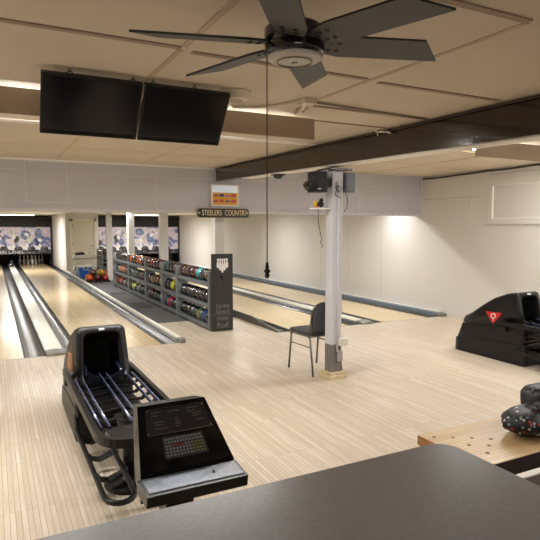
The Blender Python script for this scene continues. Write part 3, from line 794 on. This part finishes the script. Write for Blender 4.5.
# smoke detector, junction box and conduit
t = thing('smoke_detector', 'round cream smoke detector on the ceiling right of the televisions', 'smoke detector', (1.43, 3.22, 2.43))
z = zc(3.22)
b = MB(); b.lathe([(.001,z),(.095,z),(.095,z-.014),(.08,z-.018),(.075,z-.048),(.06,z-.056),(.001,z-.058)], (1.40,3.20,0), 28); obj('body', b, M_DETECT, t)
b = MB(); b.tube([(1.40+.034*math.cos(k*PI/10), 3.20+.034*math.sin(k*PI/10), z-.058) for k in range(20)], .003, 6, closed=True); obj('sensor_ring', b, M_PIPE, t)
t = thing('junction_box', 'small cream electrical junction box with cables on the ceiling above the valance end', 'junction box', (1.9, 3.17, 2.44))
z = zc(3.17)
b = MB(); b.box(1.855, 1.95, 3.12, 3.23, z-.038, z-.001, .004); obj('box', b, M_DETECT, t)
b = MB()
b.tube([(1.88,3.2,z-.035),(1.875,3.24,z-.08),(1.885,3.3,z-.075),(1.9,3.28,z-.035)], .006, 6)
b.tube([(1.92,3.2,z-.035),(1.925,3.26,z-.085),(1.95,3.3,z-.05),(2.0,3.25,z-.004)], .006, 6)
obj('cable_loop', b, M_DETECT, t)
b = MB(); pts = [(1.865,3.17,z-.015),(1.83,3.3,z-.012),(1.78,3.42,z-.008),(1.70,3.50,z-.01),(1.6,3.56,z-.008),(1.55,3.6,zc(3.6)-.008)]; b.tube(pts, .009, 8); obj('side_cable', b, M_DETECT, t)
b = MB(); b.tube([(1.945,3.17,z-.014),(2.5,3.24,zc(3.24)-.012),(3.06,3.28,zc(3.28)-.012)], .009, 8)
o = obj('conduit_pipe', b, M_PIPE); tag(o, 'thin taupe conduit pipe running from the junction box to the brown beam', 'conduit')
t = thing('pipe_stub', 'small bent pipe stub with hook on the top edge of the brown beam', 'pipe', (3.09, 3.8, 2.44))
b = MB(); b.tube([(3.085,3.95,zc(3.9)-.012),(3.085,3.8,zc(3.8)-.03),(3.085,3.75,zc(3.8)-.05)], .008, 8); b.tube([(3.08,3.80,zc(3.8)-.03),(3.05,3.80,zc(3.8)-.04)], .006, 6); obj('stub', b, M_WHITETRIM, t)
b = MB(); b.tube([(3.02,3.82,zc(3.8)-.02),(3.0,3.82,zc(3.8)-.055),(3.01,3.82,zc(3.8)-.07)], .004, 6); b.tube([(3.085,3.8,zc(3.8)-.008),(3.02,3.82,zc(3.8)-.02)], .004, 6); obj('hook', b, M_DETECT, t)
# cord on right wall
b = MB(); b.tube([(XW-.018, 7.9-i*.3, 2.545-.008*math.sin(i*1.3)-(.02 if i < 5 else 0)) for i in range(26)], .015, 7)
o = obj('power_cord', b, M_CORD); tag(o, 'dark cord sagging along the top of the white right wall', 'cord')
# small projector under the beam
t = thing('ceiling_sensor', 'small dark green dome device under the brown beam near the soffit', 'sensor', (3.18, 6.0, 2.26))
b = MB(); b.box(3.13, 3.27, 5.94, 6.1, 2.262, 2.275, .003); obj('mount_plate', b, M_SPKB, t)
b = MB(); b.lathe([(.001,2.215),(.03,2.217),(.055,2.235),(.062,2.258),(.001,2.26)], (3.2,6.02,0), 16); obj('dome', b, mat('dome_green', (52,62,54), .35), t)

# ------------------------------------------------------------------ ceiling fan
fx, fy, fz = .95, 1.67, 2.25
t = thing('ceiling_fan', 'dark six-blade ceiling fan hanging near the counter', 'ceiling fan', (fx, fy, fz))
zt = zc(fy)
b = MB(); b.tube([(fx,fy,fz+.07),(fx,fy,zt-.03)], .016, 12); obj('down_rod', b, M_FANE, t)
b = MB(); b.lathe([(.001,zt-.05),(.03,zt-.05),(.06,zt-.02),(.065,zt-.001),(.001,zt-.001)], (fx,fy,0), 20); obj('canopy', b, M_FANE, t)
b = MB(); b.lathe([(.001,fz-.045),(.098,fz-.045),(.104,fz-.035),(.104,fz-.012),(.099,fz-.009),(.099,fz-.004),(.104,fz),(.104,fz+.045),(.088,fz+.058),(.055,fz+.072),(.001,fz+.072)], (fx,fy,0), 32); obj('motor_housing', b, M_FANH, t)
b = MB(); b.lathe([(.001,fz-.064),(.04,fz-.063),(.075,fz-.060),(.094,fz-.053),(.094,fz-.046),(.001,fz-.046)], (fx,fy,0), 32); obj('lens_plate', b, M_FANL, t, label='pale round bottom plate')
b = MB(); b.tube([(fx+.06*math.cos(k*PI/14), fy+.06*math.sin(k*PI/14), fz-.063) for k in range(28)], .0035, 6, closed=True); b.lathe([(.001,fz-.066),(.012,fz-.066),(.012,fz-.063),(.001,fz-.063)], (fx,fy,0), 12); obj('trim_ring', b, M_PIPE, t)
for k, a in enumerate((164, 108, 51, -17, -69, -126)):
    R = Matrix.Translation((fx,fy,fz)) @ Matrix.Rotation(math.radians(a), 4, 'Z') @ Matrix.Rotation(math.radians(-13), 4, 'X')
    b = MB(); b.X = R
    out = [(.10,-.045),(.17,-.062),(.455,-.066),(.55,.055),(.17,.062),(.10,.045)]
    b.loft([[(p[0],p[1],z) for p in out] for z in (-.004,.004)])
    for f in b.bm.faces: f.material_index = 0 if len(f.verts) > 4 else 1
    bl = obj('blade', b, [M_FAN, M_FANE], t)
    b = MB(); b.X = R
    for p in ((.125,-.022),(.125,.022),(.155,-.022),(.155,.022)): b.cyl((p[0],p[1],-.0075),(p[0],p[1],-.0045), .0075, seg=8)
    obj('blade_screws', b, M_FANE, bl)
# pull cord
cx, cy = .826, 1.634
t = thing('pull_cord', 'long thin cord with black weight hanging down from the ceiling fan', 'cord', (cx, cy, 1.44))
b = MB(); b.tube([(cx,cy,fz-.03),(cx,cy,1.50)], .0020, 6); b.tube([(cx,cy,fz-.03),(cx+.02,cy+.01,fz-.03)], .004, 6); obj('cord', b, M_CORD, t)
b = MB(); b.lathe([(.001,1.475),(.007,1.48),(.005,1.50),(.001,1.503)], (cx,cy,0), 10)
b.lathe([(.001,1.445),(.006,1.448),(.009,1.456),(.006,1.464),(.011,1.467),(.011,1.474),(.005,1.478),(.001,1.478)], (cx,cy,0), 12); obj('weight', b, M_BLACKPL, t)

# ------------------------------------------------------------------ ball returns
def hood_ring(y, hw0, hw1, z0, z1, inset=0.0, n=7):
    """rounded trapezoid ring: half width hw0 at z0 and hw1 at z1"""
    r = min(.05, (z1-z0)*.4)
    P = [(-hw0+inset, z0), (-(hw0+(hw1-hw0)*.5)+inset, (z0+z1)/2)]
    for k in range(n):
        a = PI - k*(PI/2)/(n-1)
        P.append((-(hw1-inset)+r + r*math.cos(a), z1-inset-r + r*math.sin(a)))
    for k in range(n):
        a = PI/2 - k*(PI/2)/(n-1)
        P.append(((hw1-inset)-r + r*math.cos(a), z1-inset-r + r*math.sin(a)))
    P += [((hw0+(hw1-hw0)*.5)-inset, (z0+z1)/2), (hw0-inset, z0)]
    return [(x, y, z) for x, z in P]
def ball_return(label, loc, logo):
    t = thing('ball_return', label, 'ball return', (0,0,0), 'ball returns on the approach')
    # local: x centred, y=0 at the back of the base, towards the bowler is -y
    b = MB()
    def basering(y, hw, z1): return [(-hw,y,0),(-hw-.005,y,.03),(-hw,y,z1),(hw,y,z1),(hw+.005,y,.03),(hw,y,0)]
    b.loft([basering(0,.19,.165), basering(-.06,.212,.185), basering(-1.02,.222,.25), basering(-1.06,.205,.25)])
    obj('base_housing', b, M_BLACKPL, t)
    b = MB()
    def mid(y, hw, z0, z1): return [(-hw,y,z0),(-hw+.006,y,z1),(hw-.006,y,z1),(hw,y,z0)]
    b.loft([mid(-.03,.19,.17,.19), mid(-.12,.206,.19,.375), mid(-1.02,.219,.255,.435), mid(-1.04,.205,.255,.435)])
    obj('middle_housing', b, M_BLACKPL, t)
    prof = [(-.13,.41,.18,.20),(-.25,.53,.198,.216),(-.41,.645,.198,.219),(-.59,.755,.196,.218),(-.77,.825,.192,.216),(-.87,.845,.187,.212),(-.905,.85,.184,.206)]
    b = MB()
    rings = []
    for y, zt, hw1, hw0 in prof:
        sh = max(0, -y-.6)*.42
        rings.append([(x, y - sh*max(0, .85-z)*.9, z) for x, y, z in hood_ring(y, hw0, hw1, .385+(-y-.13)*.05, max(zt, .47))])
    rings.append([(x, y-.012 + (z-.85)*.26 , z) for x, y, z in hood_ring(-.91, .200, .181, .40, .848)])
    rings.append([(x, y-.012 + (z-.85)*.26 , z) for x, y, z in hood_ring(-.91, .200, .181, .40, .848, .042)])
    b.loft(rings, cap=(True, False), smooth=False)
    for f in b.bm.faces:
        if len(f.verts) == 4: f.smooth = True
    hd = obj('hood', b, M_BLACKPL, t)
    b = MB()
    b.loft([[(x, y-.008 + (z-.85)*.26, z) for x, y, z in hood_ring(-.91, .200, .181, .40, .848, .045)], hood_ring(-.6, .16, .14, .44, .70, .03)], cap=(False, True))
    obj('hood_interior', b, M_DARK, hd)
    b = MB(); b.box(-.02,.02,-.945,-.915,.818,.834,.003); obj('emblem', b, M_WHITE, hd, label='small white emblem above the opening')
    # ribbed front
    b = MB()
    for k in range(7): b.box(-.16,.16,-1.075,-1.042,.07+k*.045,.09+k*.045,.004)
    obj('ribbed_front', b, M_RUB, t)
    # logo on left flank
    if logo:
        def sx(y, z): return -.218 + (z-.41)*.055
        P = [(-.50,.575),(-.74,.585),(-.62,.44)]
        b = MB()
        b.loft([[(sx(y,z)-.012, y, z) for y, z in P], [(sx(y,z)+.004, y, z) for y, z in P]]); lg = obj('logo_triangle', b, M_RED, hd, label='red triangle logo with white ring')
        b = MB(); c = Vector((sx(-.62,.54)-.014, -.62, .535))
        b.tube([c+Vector((0, .032*math.cos(k*PI/8), .028*math.sin(k*PI/8))) for k in range(16)], .005, 6, closed=True); b.tube([c+Vector((0,0,-.018)), c+Vector((0,0,-.062))], .006, 6)
        obj('logo_ring', b, M_WHITE, lg)
    else:
        b = MB(); P = [(-.60,.60),(-.80,.62),(-.82,.50),(-.64,.48)]
        sx = lambda z: -.217 + (z-.41)*.055
        b.loft([[(sx(z)-.010, y, z) for y, z in P], [(sx(z)+.004, y, z) for y, z in P]]); obj('side_decal', b, M_TAN, hd, label='tan decal on the flank')
    # rack rim
    ZR = .47
    def ringpath(hw, y0, yf, n=16, z=ZR):
        P = [(-hw, y0, z), (-hw, y0-.4, z), (-hw, yf+.34, z)]
        for k in range(n+1):
            a = PI + k*PI/n
            P.append((hw*math.copysign(abs(math.cos(a))**.62, math.cos(a)), yf+.22+ .22*-abs(math.sin(a))**.8, z))
        P += [(hw, yf+.34, z), (hw, y0-.4, z), (hw, y0, z)]
        return P
    b = MB(); b.tube(ringpath(.255, -.72, -2.40), .02, 8, sq=(.032,.05)); rim = obj('rack_rim', b, M_RUB, t)
    # feet of the rim that carry it on the hood
    b = MB()
    for s in (-1, 1):
        b = MB(); b.box(s*.235-.035, s*.235+.035, -.84,-.74,.38,.438,.006); obj('rim_bracket', b, M_RUB, t)
    # rails: three pairs
    for cx, w, y0, y1 in ((0,.026,-.95,-2.20), (-.19,.024,-1.02,-2.12), (.19,.024,-1.0,-2.12)):
        for s in (-1, 1):
            x = cx+s*w
            b = MB(); b.tube([(x,y0,ZR+.0),(x,y1,ZR-.005)], .011, 8); r_ = obj('rack_rail', b, M_RAILBLUE, t)
            b = MB(); b.tube([(x,y0,ZR+.0115),(x,y1,ZR+.0065)], .0035, 6); obj('rail_glint', b, mat('rail_glint', (150,158,190), .2, metal=.6), r_)  # pale strip paints the bluish-white reflection along the rail top
    # crossbars below rails, dished
    for y in (-1.15,-1.32,-1.5,-1.68,-1.86,-2.04):
        b = MB(); b.tube([(-.245,y,ZR-.005),(-.16,y-.02,ZR-.05),(-.06,y-.03,ZR-.035),(0,y-.03,ZR-.03),(.06,y-.03,ZR-.035),(.16,y-.02,ZR-.05),(.245,y,ZR-.005)], .013, 6, sq=(.03,.014)); obj('crossbar', b, M_RUB, t)
    b = MB(); b.box(-.17,.17,-1.55,-1.05,ZR-.13,ZR-.08,.02); obj('ball_bumper', b, M_RUB, t)
    # ball deflector wings inside the hood mouth
    for s in (-1, 1):
        b = MB(); b.prism([(-.05*s-.0, .0) ,(s*.12,.0),(s*.15,.10),(s*.09,.06)], 'Y', -1.10, -1.07)
        for v in b.bm.verts: v.co.z += ZR-.02
        obj('deflector_wing', b, M_TRAY, t)
        b = MB(); b.tube([(s*.12,-.85,ZR+.07),(s*.13,-1.05,ZR+.03)], .012, 6); obj('deflector_bar', b, M_RAILBLUE, t)
    # front tray
    b = MB(); n = 20
    P = [(.20*math.copysign(abs(math.cos(PI+k*PI/n))**.7, math.cos(PI+k*PI/n)), -2.16+.20*-abs(math.sin(PI+k*PI/n))**.85) for k in range(n+1)]
    P = [(-.15,-2.12)] + P + [(.15,-2.12)]
    b.prism(P, 'Z', ZR-.03, ZR-.002); obj('front_tray', b, M_TRAY, t, label='smooth blue-black hand tray')
    # pedestal
    b = MB(); b.lathe([(.001,0),(.165,0),(.168,.012),(.15,.03),(.08,.045),(.055,.06),(.05,.08),(.001,.08)], (0,-1.88,0), 28)
    obj('pedestal_foot', b, M_RUB, t)
    b = MB(); b.lathe([(.05,.07),(.048,.2),(.056,.32),(.085,.42),(.10,ZR-.031)], (0,-1.88,0), 20); obj('pedestal_column', b, M_RUB, t)
    # lower loop racks
    for s in (-1, 1):
        z = .14; xo, xi = s*.235, s*.072
        P = [(xo*.92,-.98,z+.05),(xo,-1.2,z),(xo,-2.26,z)]
        for k in range(1, 10):
            a = k*PI/10; P.append(((xo+xi)/2+(xo-xi)/2*math.cos(a), -2.26-.12*math.sin(a)**.8, z))
        P += [(xi,-2.26,z),(xi,-1.98,z+.01),(xi,-1.4,z+.03),(xi,-1.05,z+.05)]
        b = MB(); b.tube(P, .0165, 8); lp = obj('lower_rack_loop', b, M_RUB, t)
        for y in (-1.3,-1.62,-1.95):
            b = MB(); b.tube([(xo,y,z-.005),((xo*.8+xi*.2),y-.01,z-.04),((xo+xi)/2,y-.01,z-.055),(xi,y,z-.03),(s*.03,y,z-.02)], .012, 6, sq=(.045,.014)); obj('support_strap', b, M_RUB, lp)
    t.location = loc
    return t
ball_return('black ball return with open hood and ball rack behind the scoring console', (.73, 5.24, 0), False)
ball_return('black ball return with red triangle logo near the white right wall', (5.645, 5.21, 0), True)

# ------------------------------------------------------------------ scoring console
t = thing('scoring_console', 'black slanted scoring console with keyboard on a post in front of the ball return', 'console', (.64, 2.1, 0))
BL, BR, TR, TL = Vector((.452,1.926,.700)), Vector((.826,1.926,.700)), Vector((.785,2.15,.893)), Vector((.497,2.15,.893))
M_CONS = mat('console_black', (7,7,8), .26, spec=.3)
def face(u, v, h=0.0):
    p = (BL*(1-u)+BR*u)*(1-v) + (TL*(1-u)+TR*u)*v
    nrm = Vector((0,-(.893-.70),.224)).normalized()
    return p + nrm*h
b = MB()
b.loft([[tuple(BL),tuple(BR),(.826,1.926,.60),(.452,1.926,.60)][::-1], [tuple(TL),tuple(TR),(.80,2.15,.60),(.482,2.15,.60)][::-1], [(.505,2.26,.87),(.777,2.26,.87),(.777,2.26,.62),(.505,2.26,.62)][::-1]])
obj('cabinet', b, M_CONS, t)
def patch(u0, u1, v0, v1, h0, h1, name, m, parent, label=None):
    b = MB(); c = ((u0,v0),(u1,v0),(u1,v1),(u0,v1))
    b.loft([[face(u,v,h0) for u, v in c], [face(u,v,h1) for u, v in c]]); return obj(name, b, m, parent, label)
patch(.04,.96,.03,.97,.0005,.004,'face_plate', M_BLACKGL, t)
dp = patch(.10,.92,.53,.90,.0045,.007,'instruction_panel', mat('instruction_panel', (34,34,36), .3), t)
patch(.10,.92,.515,.527,.0045,.0085,'panel_strip', M_STEEL, t, label='silver strip')
patch(.10,.92,.905,.912,.0045,.0085,'panel_strip', M_STEEL, t, label='silver strip')
for u, v in ((.115,.55),(.905,.55),(.115,.88),(.905,.88)):
    patch(u-.01,u+.01,v-.012,v+.012,.007,.0095,'corner_screw', M_CHROME, dp)
GM = mat('panel_print', (112,112,112), .6)
rr = random.Random(5)
for (u, v, n) in ((.17,.85,5),(.17,.80,4),(.40,.84,6),(.66,.85,6),(.66,.80,4),(.72,.76,5),(.72,.72,4),(.20,.70,5),(.20,.66,4),(.47,.72,2),(.48,.68,2),(.47,.64,3),(.47,.60,2),(.74,.65,5),(.2,.60,6)):
    b = MB()
    for k in range(n):
        uu = u + k*.028
        c = ((uu,v),(uu+.018,v),(uu+.018,v+.014),(uu,v+.014))
        b.loft([[face(a,q,.0071) for a,q in c],[face(a,q,.0076) for a,q in c]])
    obj('printed_caption', b, GM, dp)
kb = patch(.27,.76,.16,.47,.0045,.008,'keyboard', mat('keyboard_grey', (46,48,52), .5), t)
KW = mat('key_white', (128,130,136), .5); KR = mat('key_red', (140,40,40), .5); KG = mat('key_yellow_green', (118,120,70), .5)
rows = [(.43,13),(.385,13),(.335,12),(.29,12),(.245,12),(.20,12)]
for ri, (v, n) in enumerate(rows):
    for k in range(n):
        u = .288 + k*(.455/n) + (.006 if ri % 2 else 0)
        m = KW
        if ri == 2 and 1 < k < 6: m = KR
        if ri >= 2 and k >= n-4: m = KG
        w = .455/n*.6
        patch(u, u+w, v-.012, v+.012, .0082, .0115, 'key', m, kb)
# lip tray
b = MB()
b.loft([[(.438,1.925,.693),(.832,1.925,.693),(.832,1.925,.645),(.438,1.925,.645)][::-1], [(.442,1.792,.688),(.826,1.792,.688),(.826,1.80,.645),(.442,1.80,.645)][::-1]])
obj('lip_shelf', b, M_CONS, t)
b = MB(); b.loft([[(.452,1.918,.694),(.82,1.918,.694),(.816,1.812,.6895),(.456,1.812,.6895)],[(.452,1.918,.697),(.82,1.918,.697),(.816,1.812,.6925),(.456,1.812,.6925)]])
obj('lip_plate', b, mat('lip_plate_reflection', (140,146,156), .16, metal=.7), t, label='glossy plate greyed for its reflected light')  # grey stands in for light mirrored by a glossy black plate
b = MB(); b.cyl((.715,1.865,.6955),(.715,1.865,.699), .006, seg=10); obj('lip_button', b, M_DARK, t)
b = MB(); b.box(.575,.69,2.02,2.14,.0,.60,.006); obj('post', b, M_CONS, t)
b = MB(); b.box(.50,.775,1.95,2.22,.0,.02,.005); obj('base_plate', b, M_BLACKPL, t)

# ------------------------------------------------------------------ chair (faces the lanes)
t = thing('stacking_chair', 'grey padded stacking chair with metal legs beside the pillar', 'chair', (0,0,0))
b = MB(); b.box(-.20,.20,-.20,.21,.425,.475,.022); obj('seat', b, M_CHAIRPAD, t)
n = 16
def backpoly(w, z0, z1):
    P = [(-w*.86, z0), (w*.86, z0), (w, z0+.12)]
    for k in range(n+1):
        a = k*PI/n
        P.append((w*math.copysign(abs(math.cos(a))**.6, math.cos(a)), z1-.16+.16*abs(math.sin(a))**.7))
    P.append((-w, z0+.12)); return P
lean = lambda z: -.20 - (z-.45)*.20
b = MB(); P = backpoly(.185, .49, .79)
b.loft([[(x*s, lean(z)+dy, z) for x, z in P] for s, dy in ((.97,-.018),(1,-.012),(1,.012),(.96,.024))]); obj('backrest', b, M_CHAIRPAD, t)
b = MB(); pts = [(-.205,-.20,.44)] + [(-.198, lean(z), z) for z in (.5,.58,.65)]
for k in range(11):
    a = PI - k*PI/10; z = .645+.16*abs(math.sin(a))**.7; pts.append((.2*math.copysign(abs(math.cos(a))**.6, math.cos(a)), lean(z), z))
pts += [(.198, lean(z), z) for z in (.65,.58,.5)] + [(.205,-.20,.44)]
b.tube(pts, .011, 8); obj('back_frame', b, M_CHAIRFR, t)
for sx in (-1, 1):
    b = MB(); b.tube([(sx*.192,-.20,.44),(sx*.197,-.27,0)], .0115, 8); obj('leg', b, M_CHAIRFR, t)
    b = MB(); b.tube([(sx*.192,.16,.44),(sx*.197,.21,0)], .0115, 8); obj('leg', b, M_CHAIRFR, t)
    b = MB(); b.tube([(sx*.207,-.20,.43),(sx*.207,.17,.43)], .010, 8); b.tube([(sx*.197,-.225,.31),(sx*.197,.175,.31)], .007, 6); obj('seat_rail', b, M_CHAIRFR, t)
b = MB(); b.tube([(-.205,.165,.42),(.205,.165,.42)], .009, 8); b.tube([(-.205,-.19,.42),(.205,-.19,.42)], .009, 8); obj('cross_rail', b, M_CHAIRFR, t)
t.location = (3.215, 5.19, 0); t.rotation_euler = (0,0,math.radians(4))

# ------------------------------------------------------------------ counter
t = thing('service_counter', 'wide grey-brown counter with rounded corner in the foreground', 'counter', (-.4, .7, 0))
def rr_poly(x0, x1, y0, y1, r):
    P = [(x0,y0)]
    P += [(x1,y0)]
    for k in range(9):
        a = k*PI/16; P.append((x1-r+r*math.cos(a), y1-r+r*math.sin(a)))
    P.append((x0,y1)); return P
b = MB(); P = rr_poly(-2.0, 1.018, .18, 1.003, .055)
b.loft([[(x,y,z) for x,y in P] for z in (1.034,1.07)])
obj('countertop', b, M_COUNTER, t)
b = MB(); b.box(-1.98, .96, .25, .95, 0, 1.033); obj('cabinet_body', b, M_COUNTERB, t)

# ------------------------------------------------------------------ bench
t = thing('wooden_bench', 'light wooden plank bench with dark apron beside the counter corner', 'bench', (3.0, 2.03, 0))
b = MB(); b.box(2.095, 4.6, 1.80, 2.265, .395, .45, .003)
for f in b.bm.faces: f.material_index = 1 if abs(f.normal.x) > .7 else 0
obj('plank_top', b, [M_BENCH, M_BENCHEND], t)
M_BENCHDARK = mat('bench_dark_brown', (40,28,24), .6)
b = MB(); b.box(2.12, 4.58, 1.812, 1.84, .355, .394); b.box(2.12, 4.58, 1.7975, 1.7995, .396, .449); obj('edging', b, M_BENCHDARK, t, label='dark brown apron')  # dark strips on and below the front edge of the plank
for x in (2.3, 3.9):
    b = MB(); b.box(x, x+.06, 1.85, 2.2, 0.0, .394); obj('leg', b, M_BENCHDARK, t)
for x, y in ((2.156, 2.199), (2.245, 2.145), (2.334, 2.092), (2.416, 2.034), (2.243, 2.029), (2.334, 1.975), (2.248, 1.911)):
    b = MB(); b.cyl((x,y,.4495),(x,y,.4512), .011, seg=12)
    obj('wood_plug', b, mat('plug_brown', (120,84,52), .6), t)

# ------------------------------------------------------------------ bag on the bench
t = thing('handbag', 'black quilted bag with small floral print lying on the wooden bench', 'bag', (2.86, 2.06, .45))
def floral():
    m = bpy.data.materials.new('floral_fabric'); m.use_nodes = True
    nt = m.node_tree; N = nt.nodes.new; L = nt.links.new; bs = nt.nodes['Principled BSDF']
    tc = N('ShaderNodeTexCoord'); v = N('ShaderNodeTexVoronoi'); v.inputs['Scale'].default_value = 48
    L(tc.outputs['Object'], v.inputs['Vector'])
    r = N('ShaderNodeValToRGB'); r.color_ramp.interpolation = 'CONSTANT'
    r.color_ramp.elements[0].position = 0; r.color_ramp.elements[0].color = (1,1,1,1)
    r.color_ramp.elements[1].position = .36; r.color_ramp.elements[1].color = (0,0,0,1)
    L(v.outputs['Distance'], r.inputs['Fac'])
    cr = N('ShaderNodeValToRGB'); cr.color_ramp.interpolation = 'CONSTANT'; e = cr.color_ramp.elements
    e[0].position = 0; e[0].color = rgb((16,16,18)); e[1].position = .86; e[1].color = rgb((170,60,60))
    for p, c in ((.50,(120,140,160)),(.64,(190,188,180)),(.76,(90,120,80))): k = e.new(p); k.color = rgb(c)
    sp = N('ShaderNodeSeparateColor'); L(v.outputs['Color'], sp.inputs[0]); L(sp.outputs[0], cr.inputs['Fac'])
    mx = N('ShaderNodeMix'); mx.data_type = 'RGBA'; mx.inputs['A'].default_value = rgb((9,9,10))
    L(r.outputs['Color'], mx.inputs['Factor']); L(cr.outputs['Color'], mx.inputs['B']); L(mx.outputs['Result'], bs.inputs['Base Color'])
    bs.inputs['Roughness'].default_value = .5
    return m
M_FLOR = floral()
def superlump(b, c, r, e=.6, tw=0.0, n=28, m=16, wob=.0):
    rings = []
    for j in range(m+1):
        ph = -PI/2 + PI*j/m
        cz = math.copysign(abs(math.sin(ph))**e, math.sin(ph)); cr_ = max(abs(math.cos(ph))**e, .01)
        ring = []
        for i in range(n):
            th = 2*PI*i/n
            x = math.copysign(abs(math.cos(th))**e, math.cos(th))*cr_; y = math.copysign(abs(math.sin(th))**e, math.sin(th))*cr_
            w = 1 + wob*math.sin(5*th+3*ph) + wob*.6*math.sin(11*th-4*ph)
            ring.append((c[0]+r[0]*x*w, c[1]+r[1]*y*w, max(c[2]+r[2]*cz*w, .4512)))
        rings.append(ring)
    b.loft(rings, smooth=True)
b = MB(); superlump(b, (2.85,1.985,.528), (.27,.14,.076), .8, wob=.035); obj('bag_body', b, M_FLOR, t)
b = MB(); superlump(b, (2.98,2.05,.605), (.16,.10,.085), .55, wob=.02); obj('upper_pouch', b, mat('black_vinyl', (9,9,10), .5, bump=(14,.6,.02)), t)
b = MB(); superlump(b, (2.79,1.97,.58), (.06,.055,.05), .7, wob=.06); obj('front_pocket', b, mat('black_vinyl', (9,9,10), .5, bump=(14,.6,.02)), t)
b = MB(); b.tube([(2.76,2.01,.61),(2.735,1.93,.58),(2.79,1.875,.53),(2.88,1.865,.55),(2.95,1.90,.61),(2.95,1.97,.665),(2.86,2.01,.675)], .01, 6, sq=(.028,.008)); obj('strap', b, mat('black_vinyl', (9,9,10), .5, bump=(14,.6,.02)), t)
b = MB()
for k in range(5): b.tube([(2.84+k*.025,1.99-.01*k,.665),(2.845+k*.027,1.925,.63),(2.83+k*.02,1.89,.585)], .007, 6)
obj('tassel', b, mat('grey_tassel', (96,92,92), .6), t)
b = MB(); b.box(2.795,2.80,2.01,2.025,.655,.69,.001); b.tube([(2.7975+.008*math.cos(k*PI/4),2.017,.702+.008*math.sin(k*PI/4)) for k in range(8)], .002, 5, closed=True); obj('zip_pull', b, M_STEEL, t)

t.location.x -= .075

# ------------------------------------------------------------------ world + colour
w = bpy.data.worlds.new('world'); scene.world = w; w.use_nodes = True
w.node_tree.nodes['Background'].inputs['Color'].default_value = (.9,.93,1,1)
w.node_tree.nodes['Background'].inputs['Strength'].default_value = 0.05
vs = scene.view_settings
scene.display_settings.display_device = 'sRGB'
vs.view_transform = 'Standard'; vs.look = 'None'; vs.gamma = 1; vs.use_curve_mapping = False
vs.exposure = 0.9
try:
    scene.cycles.use_denoising = True
    scene.cycles.denoiser = 'OPENIMAGEDENOISE'
    scene.cycles.max_bounces = 8; scene.cycles.diffuse_bounces = 5
    scene.cycles.sample_clamp_indirect = 6
except Exception: pass
